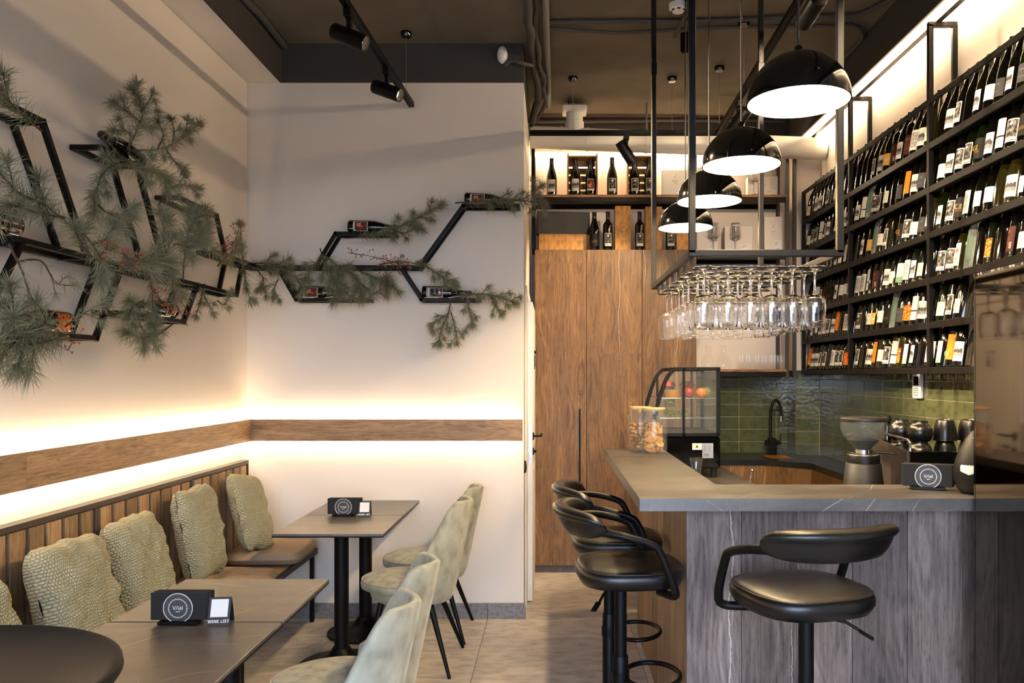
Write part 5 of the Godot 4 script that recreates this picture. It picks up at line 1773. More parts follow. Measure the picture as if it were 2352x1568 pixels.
func build_counter_things() -> void:
	mat("ink_d1cfc9ff", Color(0.82, 0.81, 0.79), 0.6)
	for k in 3:
		var m := mat("rusk_%d" % k, [Color(0.80, 0.62, 0.36), Color(0.74, 0.54, 0.30), Color(0.83, 0.68, 0.44)][k], 0.85)
		m.albedo_texture = ntex(0.05, [[0.0, Color(0.7, 0.62, 0.5)], [1.0, Color(1, 1, 1)]], 4, 128, 90 + k)
		tri_map(m, Vector3(9, 9, 9), false)
	napkin_holder("black napkin holder with clear disc on the near table joint", Vector3(-1.174, 0.74, -2.555), 0.0)
	napkin_holder("black napkin holder with clear disc on the table by the back wall", Vector3(-1.16, 0.74, -4.50), 0.0)
	napkin_holder("black napkin holder with clear disc on the stone bar top", Vector3(1.448, 1.08, -3.13), -20.0)
	table_card("small black tent card beside the napkin holder on the near table", Vector3(-1.048, 0.74, -2.555), 6.0)
	table_card("small black tent card beside the napkin holder on the wall table", Vector3(-1.045, 0.74, -4.50), 6.0)
	jar("glass jar of rusks with wooden lid, in front of the jar of nuts", Vector3(0.572, 1.08, -4.60), "rusk", "slice of rusk in the glass jar on the bar")
	jar("glass jar of nuts with wooden lid, behind the jar of rusks", Vector3(0.515, 1.08, -4.77), "nut", "pale nut in the glass jar behind the rusks")
	build_display_case()
	build_coffee()
	# loose glass, speaker
	var o := thing("tumbler", "small flared glass on the work counter beside the display case", "glass", Vector3(0.845, 0.90, -4.77))
	var q := g()
	q.lathe([Vector2(0.0, 0.004), Vector2(0.026, 0.0), Vector2(0.03, 0.01), Vector2(0.029, 0.05), Vector2(0.035, 0.10), Vector2(0.043, 0.135), Vector2(0.041, 0.135), Vector2(0.033, 0.10), Vector2(0.027, 0.05), Vector2(0.027, 0.014), Vector2(0.0, 0.012)], 28)
	obj("glass", q, M.clear_glass, o)
	o = thing("cocktail_stirrer", "twisted silver bar spoon standing on the work counter", "spoon", Vector3(1.04, 0.90, -4.3))
	q = g()
	for k in 12:
		q.ball(Vector3(0.0012 * k, 0.008 + 0.0085 * k, 0), Vector3(0.0042, 0.0052, 0.0042), 8, 6)
	obj("stem", q, M.steel, o)
	q = g(); q.ball(Vector3(0.018, 0.116, 0), Vector3(0.012, 0.009, 0.012), 10, 8)
	obj("knob", q, M.steel, o)
	o = thing("speaker", "black egg-shaped speaker with white teardrop front on the bar top", "speaker", Vector3(1.578, 1.08, -3.02))
	q = g()
	q.lathe([Vector2(0.0, 0.0), Vector2(0.05, 0.0), Vector2(0.066, 0.02), Vector2(0.076, 0.055), Vector2(0.077, 0.085), Vector2(0.07, 0.125), Vector2(0.056, 0.165), Vector2(0.038, 0.2), Vector2(0.02, 0.228), Vector2(0.008, 0.238), Vector2(0.0, 0.24)], 36)
	obj("body", q, M.matte_black, o)
	q = g()
	var rows := []
	for a in 13:
		var v := a / 12.0
		var line := []
		var y := 0.075 + 0.135 * v
		var r := lerpf(0.079, 0.03, pow(v, 1.3)) + 0.002
		var w := 0.55 * sqrt(maxf(0.0, sin(PI * pow(v, 0.65)))) * (1.0 - 0.5 * v)
		for b in 9:
			var an := -2.35 + (b / 8.0 * 2.0 - 1.0) * w
			line.append(Vector3(r * cos(an), y, -r * sin(an)))
		rows.append(line)
	q.surf(rows, false, true)
	obj("front_panel", q, M.white_paint, o)

func case_profile(k: float) -> Array:   # outline of the glazed part, inset by k; counter-clockwise from lower right
	var p := [V(1.014 - k, 1.15 + k), V(1.014 - k, 1.57 - k), V(0.755, 1.57 - k)]
	for e in [V(0.722, 1.558), V(0.694, 1.530), V(0.670, 1.487), V(0.648, 1.425), V(0.628, 1.36), V(0.607, 1.28), V(0.580, 1.15)]:
		p.append(Vector2(e.x + k * 0.9, e.y - k * 0.35 if e.y > 1.16 else e.y + k))
	return p

func build_display_case() -> void:
	var o := thing("display_case", "black refrigerated display case with curved glass front on the work counter", "display case")
	var z0 := -5.45
	var z1 := -4.90
	var q := g()
	q.span(Vector3(0.672, 0.955, z0), Vector3(1.014, 1.15, z1), 0.012)
	obj("base", q, M.gloss_black, o)
	for e in [[0.70, z1 - 0.04], [0.98, z1 - 0.04], [0.70, z0 + 0.04], [0.98, z0 + 0.04]]:
		q = g(); q.lathe([Vector2(0.018, 0.90), Vector2(0.02, 0.956)], 12); 
		obj("foot", q, M.rubber, o, at(e[0], 0, e[1]))
	var pr := case_profile(0.011)
	for z in [z0 + 0.011, z1 - 0.011]:
		q = g()
		for k in pr.size():
			var a: Vector2 = pr[k]
			var b: Vector2 = pr[(k + 1) % pr.size()]
			var dir := (b - a).normalized() * 0.004
			q.bar(Vector3(a.x - dir.x, a.y - dir.y, z), Vector3(b.x + dir.x, b.y + dir.y, z), 0.022, 0.022, 0.002, Vector3(0, 0, 1))
		obj("frame", q, M.black_metal, o)
		q = g()
		q.prism(pr, z - 0.002, z + 0.002)
		obj("side_pane", q, M.case_pane, o)
	q = g()
	for e in [[0.793, z1 - 0.011], [0.93, z0 + 0.02], [0.70, z0 + 0.02]]:
		q.bar(Vector3(e[0], 1.15, e[1]), Vector3(e[0], 1.565 if e[0] > 0.75 else 1.52, e[1]), 0.022, 0.014)
	obj("upright", q, M.black_metal, o)
	q = g()
	q.span(Vector3(0.74, 1.558, z0), Vector3(1.014, 1.57, z1), 0.002)
	obj("roof", q, M.black_metal, o)
	var rows := []
	for k in range(2, pr.size()):
		rows.append([Vector3(pr[k].x, pr[k].y, z0 + 0.02), Vector3(pr[k].x, pr[k].y, z1 - 0.02)])
	q = g(); q.surf(rows)
	obj("curved_pane", q, M.case_pane, o)
	q = g(); q.span(Vector3(1.006, 1.17, z0 + 0.03), Vector3(1.010, 1.55, z1 - 0.03))
	obj("sliding_pane", q, M.case_pane, o)
	q = g(); q.span(Vector3(0.60, 1.15, z0 + 0.02), Vector3(1.0, 1.165, z1 - 0.02), 0.002)
	obj("deck", q, M.grey_metal, o)
	for y in [1.262, 1.383]:
		q = g()
		q.span(Vector3(0.655, y - 0.005, z0 + 0.03), Vector3(0.995, y, z1 - 0.035))
		var sh := obj("shelf", q, M.case_pane, o)
		q = g()
		q.tube([Vector3(0.655, y - 0.002, z1 - 0.033), Vector3(0.995, y - 0.002, z1 - 0.033)], 0.0035, 8)
		q.tube([Vector3(0.655, y - 0.002, z0 + 0.03), Vector3(0.655, y - 0.002, z1 - 0.033)], 0.0035, 8)
		obj("shelf_edge", q, M.steel, sh)
	q = g(); q.span(Vector3(0.843, 1.07, z1), Vector3(0.902, 1.11, z1 + 0.001))
	var st := obj("warning_sticker", q, M.print_white, o)
	mat("sign_yellow", Color(0.88, 0.72, 0.12), 0.6)
	q = g(); q.xf = at(0.871, 1.082, z1 + 0.001); q.prism([V(-0.015, 0), V(0.015, 0), V(0, 0.024)], 0, 0.0005)
	obj("triangle", q, M.sign_yellow, st)
	q = g(); q.xf = at(0.871, 1.085, z1 + 0.0015); q.prism([V(-0.004, 0), V(0.004, 0), V(0.005, 0.006), V(0.001, 0.012), V(-0.005, 0.006)], 0, 0.0005)
	obj("flame_mark", q, M.black_metal, st)
	q = g(); q.span(Vector3(0.904, 1.02, z1), Vector3(0.970, 1.11, z1 + 0.001))
	st = obj("data_plate", q, M.print_plate, o)
	q = g()
	for k in 7:
		for j in 2: q.span(Vector3(0.91 + 0.028 * j, 1.10 - 0.006 * k, z1 + 0.001), Vector3(0.932 + 0.028 * j - 0.004 * (k % 3), 1.1015 - 0.006 * k, z1 + 0.0015))
	for k in 9:
		q.span(Vector3(0.914 + 0.0035 * k, 1.03, z1 + 0.001), Vector3(0.914 + 0.0035 * k + (0.0022 if k % 2 else 0.0012), 1.05, z1 + 0.0015))
	obj("small_print", q, M.print_grey, st)
	# food inside
	mat("jam", Color(0.10, 0.03, 0.03), 0.2); mat("cloth_red", Color(0.62, 0.30, 0.25), 0.9); mat("mustard", Color(0.55, 0.36, 0.06), 0.35)
	mat("apple_red", Color(0.55, 0.09, 0.05), 0.35); mat("orange_peel", Color(0.80, 0.38, 0.06), 0.5); mat("apple_green", Color(0.48, 0.52, 0.16), 0.4); mat("olive", Color(0.34, 0.40, 0.10), 0.3)
	M.cloth_red.albedo_texture = ntex(0.12, [[0.0, Color(1, 0.55, 0.5)], [0.5, Color(1, 0.55, 0.5)], [0.55, Color(1, 1, 1)], [1.0, Color(1, 1, 1)]], 1, 128, 95, FastNoiseLite.TYPE_VALUE)
	tri_map(M.cloth_red, Vector3(7, 7, 7), false)
	for e in [[0.725, -5.12, "jar of dark jam with red checked cloth lid, beside the curved glass"], [0.85, -5.14, "jar of dark jam with red checked cloth lid, behind the red apple"]]:
		var j := thing("jam_jar", e[2], "jar", Vector3(e[0], 1.383, e[1]), 0.0, "jam jars in the display case")
		q = g(); q.lathe([Vector2(0, 0), Vector2(0.036, 0), Vector2(0.04, 0.008), Vector2(0.041, 0.07), Vector2(0.036, 0.082), Vector2(0, 0.083)], 24)
		obj("jar", q, M.jam, j)
		q = g()
		var rr := []
		for k in 5:
			var line := []
			for s in 32:
				var a := TAU * s / 32
				var rad: float = [0.001, 0.03, 0.04, 0.043, 0.047][k] * (1.0 + (0.07 * sin(a * 8.0) if k > 2 else 0.0))
				line.append(Vector3(rad * cos(a), [0.099, 0.098, 0.092, 0.082, 0.07][k], rad * sin(a)))
			rr.append(line)
		q.surf(rr, true)
		obj("cloth_lid", q, M.cloth_red, j)
	o = thing("bowl", "mustard yellow bowl on the upper shelf of the display case", "bowl", Vector3(0.735, 1.383, -4.985))
	q = g(); q.lathe([Vector2(0, 0.002), Vector2(0.04, 0), Vector2(0.046, 0.01), Vector2(0.048, 0.05), Vector2(0.045, 0.05), Vector2(0.043, 0.012), Vector2(0, 0.01)], 32)
	obj("bowl", q, M.mustard, o)
	for e in [["apple", "red apple on the upper shelf of the display case", 0.838, -4.99, 0.037, M.apple_red], ["orange", "orange on the upper shelf of the display case", 0.912, -4.98, 0.034, M.orange_peel], ["apple", "green apple behind the orange in the display case", 0.955, -5.07, 0.036, M.apple_green]]:
		var fr := thing(e[0], e[1], "fruit", Vector3(e[2], 1.383, e[3]))
		q = g()
		var R: float = e[4]
		var prf := []
		for k in 13:
			var a := -PI / 2 + PI * k / 12.0
			prf.append(Vector2(maxf(0.0, R * cos(a)) * (1.0 + 0.04 * sin(a)), R * 0.95 + R * 0.95 * sin(a) - (0.008 if k == 12 else 0.0)))
		q.lathe(prf, 24)
		obj("flesh", q, e[5], fr)
		q = g(); q.tube([Vector3(0, R * 1.8, 0), Vector3(0.002, R * 1.8 + 0.014, 0)], 0.0015, 6)
		obj("stem", q, M.bark, fr)
	q = g(); q.ball(Vector3(), Vector3(0.0085, 0.0085, 0.0105), 10, 8)
	var ol := q.mesh()
	var rr2 := RandomNumberGenerator.new()
	rr2.seed = 5
	for e in [[0.715, 1.262, -4.985, "glass bowl of green olives under another one"], [0.715, 1.325, -4.985, "glass bowl of green olives stacked on another one"], [0.80, 1.262, -5.0, "glass bowl of green olives standing behind the black upright"]]:
		var bw := thing("olive_bowl", e[3], "bowl", Vector3(e[0], e[1], e[2]), 0.0, "glass bowls of olives in the display case")
		q = g(); q.lathe([Vector2(0, 0.003), Vector2(0.028, 0.0), Vector2(0.033, 0.008), Vector2(0.043, 0.055)], 28)
		obj("bowl", q, M.clear_glass, bw)
		q = g(); q.lathe([Vector2(0.043, 0.054), Vector2(0.04, 0.06), Vector2(0, 0.061)], 28)
		obj("lid", q, M.clear_glass, bw)
		for k in 22:
			var a := TAU * (k % 8) / 8.0 + k * 0.17
			var ly := k / 8
			var ov := tag(put("olive", ol, M.olive), "green olive in a glass bowl of the display case", "olive", "olives in the glass bowls")
			ov.position = Vector3(e[0], e[1], e[2]) + Vector3((0.024 + 0.003 * ly) * cos(a) if k % 3 else 0.006 * cos(a), 0.013 + 0.0145 * ly, (0.024 + 0.003 * ly) * sin(a) if k % 3 else 0.006 * sin(a))

func build_coffee() -> void:
	mat("coffee", Color(0.075, 0.04, 0.025), 0.6)
	M.coffee.heightmap_enabled = false
	var o := thing("coffee_grinder", "black coffee grinder with clear hopper of beans behind the bar top", "coffee grinder", Vector3(1.361, 0.90, -3.55))
	var q := g()
	q.lathe([Vector2(0.0, 0.0), Vector2(0.098, 0.0), Vector2(0.1, 0.01), Vector2(0.074, 0.235), Vector2(0.07, 0.238), Vector2(0, 0.238)], 40)
	obj("body", q, M.matte_black, o)
	q = g()
	q.lathe([Vector2(0.069, 0.237), Vector2(0.069, 0.27), Vector2(0.066, 0.2735), Vector2(0.0, 0.274)], 36)
	obj("collar", q, M.black_metal, o)
	q = g(); q.tube(ring_pts(0.0665, 40), 0.003, 8, false, true)
	obj("collar_ring", q, M.steel, o, Transform3D(Basis(Vector3.RIGHT, PI / 2), Vector3(0, 0.274, 0)))
	q = g(); q.lathe([Vector2(0.036, 0.272), Vector2(0.036, 0.296), Vector2(0.0, 0.297)], 28)
	obj("neck", q, M.steel, o)
	q = g()
	q.lathe([Vector2(0.034, 0.296), Vector2(0.04, 0.305), Vector2(0.06, 0.328), Vector2(0.08, 0.352), Vector2(0.092, 0.375), Vector2(0.097, 0.398), Vector2(0.098, 0.424)], 40)
	obj("hopper", q, M.jar_glass, o)
	q = g()
	q.lathe([Vector2(0.03, 0.298), Vector2(0.038, 0.307), Vector2(0.052, 0.322), Vector2(0.066, 0.338), Vector2(0.05, 0.343), Vector2(0.02, 0.338), Vector2(0.0, 0.336)], 28)
	obj("beans", q, M.coffee, o)
	q = g(); q.lathe([Vector2(0.074, 0.358), Vector2(0.02, 0.385), Vector2(0.008, 0.39), Vector2(0.008, 0.42)], 28)
	obj("bean_guard", q, M.clear_glass, o)
	q = g()
	q.lathe([Vector2(0.0995, 0.42), Vector2(0.1, 0.431), Vector2(0.095, 0.436), Vector2(0.06, 0.440), Vector2(0.0, 0.441)], 40)
	obj("lid", q, M.matte_black, o)
	q = g(); q.tube([Vector3(0.035, 0.285, 0.01), Vector3(0.09, 0.283, 0.03), Vector3(0.135, 0.281, 0.045)], [0.006, 0.004, 0.005], 8)
	obj("lever", q, M.grey_metal, o)
	# espresso machine: open tray on top behind its back panel
	o = thing("espresso_machine", "black espresso machine with brown side panel and chrome cup rail", "espresso machine", Vector3(1.512, 0.90, -3.45))
	q = g(); q.span(Vector3(0.006, 0.04, -0.36), Vector3(0.52, 0.235, -0.006), 0.004)
	obj("body", q, M.gloss_black, o)
	q = g(); q.prism([V(-0.01, 0.03), V(0.35, 0.03), V(0.36, 0.315), V(0.32, 0.325), V(0.0, 0.297)], 0.0, 0.01)
	obj("side_panel", q, M.brown_metal, o, Transform3D(Basis(Vector3(0, 0, -1), Vector3(0, 1, 0), Vector3(1, 0, 0)), Vector3(-0.004, 0, 0)))
	q = g(); q.span(Vector3(0.006, 0.03, -0.006), Vector3(0.52, 0.297, 0.006), 0.003)
	obj("back_panel", q, M.gloss_black, o)
	for e in [0.05, 0.47]:
		for z in [-0.32, -0.04]:
			q = g(); q.lathe([Vector2(0.02, 0.0), Vector2(0.016, 0.042)], 14)
			obj("foot", q, M.steel, o, at(e, 0, z))
	q = g()
	q.tube([Vector3(0.015, 0.29, -0.01), Vector3(0.015, 0.33, -0.012), Vector3(0.015, 0.343, -0.03), Vector3(0.015, 0.352, -0.25), Vector3(0.015, 0.343, -0.28), Vector3(0.015, 0.30, -0.285)], 0.006, 10)
	obj("cup_rail", q, M.steel, o)
	# cups stacked upside down
	mat("cup_black", Color(0.03, 0.03, 0.03), 0.28)
	mat("cup_brown", Color(0.10, 0.055, 0.03), 0.35)
	var belly := [Vector2(0.042, 0.0), Vector2(0.05, 0.012), Vector2(0.0555, 0.034), Vector2(0.053, 0.056), Vector2(0.042, 0.072), Vector2(0.036, 0.076), Vector2(0.034, 0.09), Vector2(0.031, 0.091), Vector2(0.03, 0.086), Vector2(0.0, 0.085)]
	var tall := [Vector2(0.05, 0.0), Vector2(0.049, 0.03), Vector2(0.045, 0.06), Vector2(0.037, 0.088), Vector2(0.035, 0.092), Vector2(0.032, 0.093), Vector2(0.030, 0.088), Vector2(0.0, 0.086)]
	q = g(); q.lathe(belly, 36)
	var bm := q.mesh()
	q = g(); q.lathe(tall, 36)
	var tm := q.mesh()
	var places := [[1.630, -3.60, "belly", 2, "beside the chrome rail"], [1.597, -3.72, "belly", 2, "behind the front round stack"], [1.748, -3.61, "tall", 2, "beside the round cups"], [1.858, -3.61, "tall", 2, "beside the speaker"], [1.562, -3.655, "belly", 1, "next to the dropper bottle"], [1.69, -3.74, "belly", 1, "between the stacks"]]
	for e in places:
		for k in e[3]:
			var c := tag(put("coffee_cup", bm if e[2] == "belly" else tm, M.cup_black, self, at(e[0], 1.1365 + k * (0.092 if e[2] == "belly" else 0.094), e[1])), "%s black cup upside down on the espresso machine, %s, %s" % ["round" if e[2] == "belly" else "tall", e[4], "upper" if k == 1 else "lower"], "cup", "black cups on the espresso machine")
			c.name = c.name
	o = thing("dropper_bottle", "small dark bottle with grey cap behind the chrome cup rail", "bottle", Vector3(1.553, 1.1365, -3.765))
	q = g(); q.lathe([Vector2(0, 0), Vector2(0.019, 0), Vector2(0.02, 0.006), Vector2(0.02, 0.15), Vector2(0.016, 0.165), Vector2(0.013, 0.17), Vector2(0, 0.17)], 20)
	obj("glass", q, M.bottle_dark, o)
	q = g(); q.lathe([Vector2(0.02, 0.17), Vector2(0.021, 0.188), Vector2(0.015, 0.196), Vector2(0, 0.198)], 16)
	obj("cap", q, M.grey_metal, o)

# ---------------------------------------------------------------- things on the open shelf
func sx(px: float) -> float:   # along the shelf
	return (px - 1270.0) * 0.003376

func gift_box(label: String, x0: float, x1: float, y: float, h: float, z: float, turn: float) -> void:
	var w := x1 - x0
	var o := thing("glassware_box", label, "box", Vector3((x0 + x1) * 0.5, y, z), turn, "pale grey glassware boxes")
	var q := g()
	q.span(Vector3(-w * 0.5, 0, -0.11), Vector3(w * 0.5, h, 0), 0.0012)
	obj("carton", q, M.carton, o)
	q = g()
	q.span(Vector3(w * 0.08, h * 0.06, 0.0), Vector3(w * 0.46, h * 0.36, 0.0006))
	var pn := obj("printed_panel", q, M.print_white, o)
	q = g()
	for k in 3:
		q.span(Vector3(w * (0.14 + 0.10 * k), h * 0.09, 0.0006), Vector3(w * (0.17 + 0.10 * k), h * 0.15, 0.001))
	for k in 4:
		q.span(Vector3(w * 0.11, h * (0.30 - 0.03 * k), 0.0006), Vector3(w * (0.30 - 0.03 * k), h * (0.31 - 0.03 * k), 0.001))
	obj("small_print", q, M.print_grey, pn)
	var s := minf(w, h) / 0.22
	for e in [["ZWIESEL", 0.012, 0.60], ["GLAS", 0.009, 0.53]]:
		var t := lettering(e[0], e[1] * s, Color(0.25, 0.24, 0.23))
		o.add_child(t, true)
		t.transform = at(0, h * e[2], 0.0004)
	q = g()
	q.tube(ring_pts(0.009 * s, 16, Vector3(-0.006 * s, h * 0.72, 0.0006)), 0.0009, 5, false, true)
	q.bar(Vector3(0.004 * s, h * 0.71, 0.0006), Vector3(0.006 * s, h * 0.71 + 0.034 * s, 0.0006), 0.0014, 0.001, 0.0)
	q.bar(Vector3(0.006 * s, h * 0.71 + 0.034 * s, 0.0006), Vector3(0.013 * s, h * 0.71 + 0.018 * s, 0.0006), 0.0014, 0.001, 0.0)
	obj("emblem", q, M.print_grey, o)

func wine_crate(label: String, x0: float, x1: float, y: float, z: float) -> void:
	var o := thing("wine_crate", label, "crate", Vector3(x0, y, z), 0.0, "wooden wine crates on the upper shelf")
	var w := x1 - x0
	var h := 0.335
	for e in [[Vector3(0, 0, -0.13), Vector3(0.012, h, 0)], [Vector3(w - 0.012, 0, -0.13), Vector3(w, h, 0)], [Vector3(0.012, 0, -0.13), Vector3(w - 0.012, 0.012, 0)], [Vector3(0.012, h - 0.03, -0.13), Vector3(w - 0.012, h - 0.018, 0)]]:
		var q := g()
		q.span(e[0], e[1], 0.0015)
		obj("board", q, M.crate_wood, o)
	for k in 5:
		var q := g()
		q.span(Vector3(0.013, 0.02 + 0.06 * k, -0.128), Vector3(w - 0.013, 0.02 + 0.06 * k + 0.046, -0.118), 0.0015)
		obj("slat", q, M.crate_wood, o)

func build_shelf_things() -> void:
	mat("carton", Color(0.78, 0.76, 0.735), 0.7)
	var top := 2.9105
	var low := 2.488
	# bottles: px, shelf height, z, look, shape, glass, words
	var defs := [
		[1267, top, -6.30, "landscape_0", "burgundy", "bottle_dark", "dark wine bottle with white hill label standing left of the first crate"],
		[1322, top + 0.0125, -6.33, "landscape_2", "burgundy", "bottle_dark", "dark wine bottle with white label standing in the first crate"],
		[1357, top + 0.0125, -6.33, "red_art", "burgundy", "bottle_dark", "dark wine bottle with red figure label standing in the first crate"],
		[1406, top, -6.28, "picture_1", "burgundy", "bottle_olive", "olive wine bottle with picture label between the two crates"],
		[1459, top + 0.0125, -6.33, "picture_0", "burgundy", "bottle_dark", "dark wine bottle with white-framed label standing in the second crate"],
		[1493, top + 0.0125, -6.33, "picture_2", "burgundy", "bottle_olive", "olive wine bottle with speckled label standing in the second crate"],
		[1365, low, -6.28, "black_gold", "burgundy", "bottle_dark", "dark wine bottle with black and gold label beside the stacked wooden boxes"],
		[1396, low, -6.28, "picture_1", "bordeaux", "bottle_dark", "dark wine bottle with sketch label beside the first upright wooden box"],
		[1469, low, -6.28, "picture_2", "bordeaux", "bottle_dark", "dark wine bottle between the two upright wooden boxes"],
		[1540, low, -6.28, "picture_0", "bordeaux", "bottle_dark", "dark wine bottle right of the second upright wooden box"]]
	for e in defs:
		var o := bottle(e[3], e[4], e[5], e[6], "bottles on the open shelf")
		o.position = Vector3(sx(e[0]), e[1], e[2])
		o.rotation_degrees.y = 90.0
	wine_crate("wooden wine crate standing on end around two dark bottles", sx(1303), sx(1373), top, -6.285)
	wine_crate("wooden wine crate standing on end around a dark and an olive bottle", sx(1441), sx(1508), top, -6.285)
	gift_box("pale glassware box beside the second crate", sx(1523), sx(1583), top, 0.215, -6.33, 0.0)
	gift_box("small slim glassware box on the upper shelf", sx(1604), sx(1628), top, 0.235, -6.33, 0.0)
	gift_box("pale glassware box at the far end of the upper shelf", sx(1722), sx(1790), top, 0.165, -6.33, -4.0)
	gift_box("narrow glassware box at the cupboard end of the shelf below", sx(1603), sx(1652), 2.471, 0.225, -6.33, 5.0)
	gift_box("wide low glassware box in the middle of the shelf below", sx(1668), sx(1732), 2.471, 0.215, -6.33, -3.0)
	gift_box("tall glassware box at the post end of the shelf below", sx(1760), sx(1800), 2.471, 0.29, -6.33, -6.0)
	for e in [[1640, 2.471, -6.275, "stemmed glass in front of the narrow glassware box"], [1690, 2.471, -6.275, "stemmed glass in front of the wide glassware box"], [1733, top, -6.275, "stemmed glass in front of the upper end glassware box"]]:
		wine_glass("display_glass", e[3], "display glasses on the open shelf").transform = Transform3D(Basis(Vector3.RIGHT, PI), Vector3(sx(e[0]), e[1] + 0.005, e[2]))
	# wooden boxes
	var bx := func(label: String, lo: Vector3, hi: Vector3, m: Material, turn: float) -> Node3D:
		var o := thing("wooden_box", label, "box", Vector3((lo.x + hi.x) * 0.5, lo.y, hi.z), turn)
		var w := hi.x - lo.x
		var h := hi.y - lo.y
		var q := g()
		q.span(Vector3(-w * 0.5, 0, lo.z - hi.z), Vector3(w * 0.5, h, -0.006), 0.002)
		obj("body", q, m, o)
		q = g()
		q.span(Vector3(-w * 0.5 + 0.008, 0.008, -0.006), Vector3(w * 0.5 - 0.008, h - 0.008, -0.002), 0.001)
		obj("sliding_lid", q, m, o)
		q = g()
		for e in [[Vector3(-w * 0.5, 0, -0.006), Vector3(-w * 0.5 + 0.008, h, 0)], [Vector3(w * 0.5 - 0.008, 0, -0.006), Vector3(w * 0.5, h, 0)], [Vector3(-w * 0.5 + 0.008, 0, -0.006), Vector3(w * 0.5 - 0.008, 0.008, 0)], [Vector3(-w * 0.5 + 0.008, h - 0.008, -0.006), Vector3(w * 0.5 - 0.008, h, 0)]]:
			q.span(e[0], e[1])
		obj("edge_frame", q, m, o)
		return o
	bx.call("long yellow wooden wine box lying under the black one", Vector3(sx(1238), low, -6.42), Vector3(sx(1352), low + 0.135, -6.32), M.box_wood, 4.0)
	bx.call("long black wooden wine box lying on the yellow one", Vector3(sx(1234), low + 0.136, -6.43), Vector3(sx(1356), low + 0.31, -6.32), M.box_wood_dark, 6.0)
	for e in [[1414, 1450, 0.355, "upright yellow wooden wine box with round stamp between two dark bottles"], [1484, 1522, 0.35, "upright yellow wooden wine box with round stamp, second from the lying boxes"]]:
		var o: Node3D = bx.call(e[3], Vector3(sx(e[0]), low, -6.42), Vector3(sx(e[1]), low + e[2], -6.32), M.box_wood, 0.0)
		if not M.has("ink_4d300fff"): mat("ink_4d300fff", Color(0.30, 0.19, 0.06), 0.6)
		logo(o, at(0, 0.19, -0.0016), 0.045, Color("4d300f"))
		var q := g(); q.tube(ring_pts(0.042, 32, Vector3(0, 0.19, -0.0015)), 0.0006, 5, false, true)
		obj("stamp_ring", q, M.ink_4d300fff, o)
	bx.call("low yellow wooden box at the end of the cupboard tops", Vector3(sx(1556), low, -6.42), Vector3(sx(1589), low + 0.145, -6.32), M.box_wood, 0.0)
	# carafes and tumblers on the lowest board
	var q := g()
	q.lathe([Vector2(0.0, 0.004), Vector2(0.055, 0.0), Vector2(0.062, 0.012), Vector2(0.06, 0.05), Vector2(0.045, 0.09), Vector2(0.026, 0.125), Vector2(0.024, 0.15), Vector2(0.034, 0.19)], 28)
	var cm := q.mesh()
	for e in [[1634, -6.40, "clear glass carafe behind the display case"], [1668, -6.38, "clear glass carafe beside the stacked tumblers"]]:
		tag(put("carafe", cm, M.clear_glass, self, at(sx(e[0]), 1.5675, e[1])), e[2], "carafe", "carafes on the lowest board")
	q = g(); q.lathe([Vector2(0.0, 0.003), Vector2(0.03, 0.0), Vector2(0.034, 0.01), Vector2(0.02, 0.03), Vector2(0.006, 0.06), Vector2(0.005, 0.16), Vector2(0.016, 0.19), Vector2(0.026, 0.235), Vector2(0.027, 0.28)], 24)
	tag(obj("flute_glass", q, M.clear_glass, self, at(sx(1608), 1.5675, -6.42)), "tall flute glass at the cupboard end of the lowest board", "glass")
	q = g(); q.lathe([Vector2(0.0, 0.006), Vector2(0.031, 0.0), Vector2(0.034, 0.006), Vector2(0.036, 0.07), Vector2(0.0375, 0.112)], 24)
	var tm := q.mesh()
	for k in 12:
		tag(put("tumbler", tm, M.clear_glass, self, at(1.48 + (k % 6) * 0.062, 1.5675, -6.30 - 0.095 * (k / 6) - 0.035 * ((k % 6) % 2))), "straight clear tumbler, %s row on the lowest board, %s from the carafes" % ["front" if k < 6 else "rear", ["first", "second", "third", "fourth", "fifth", "last"][k % 6]], "glass", "tumblers on the lowest board")

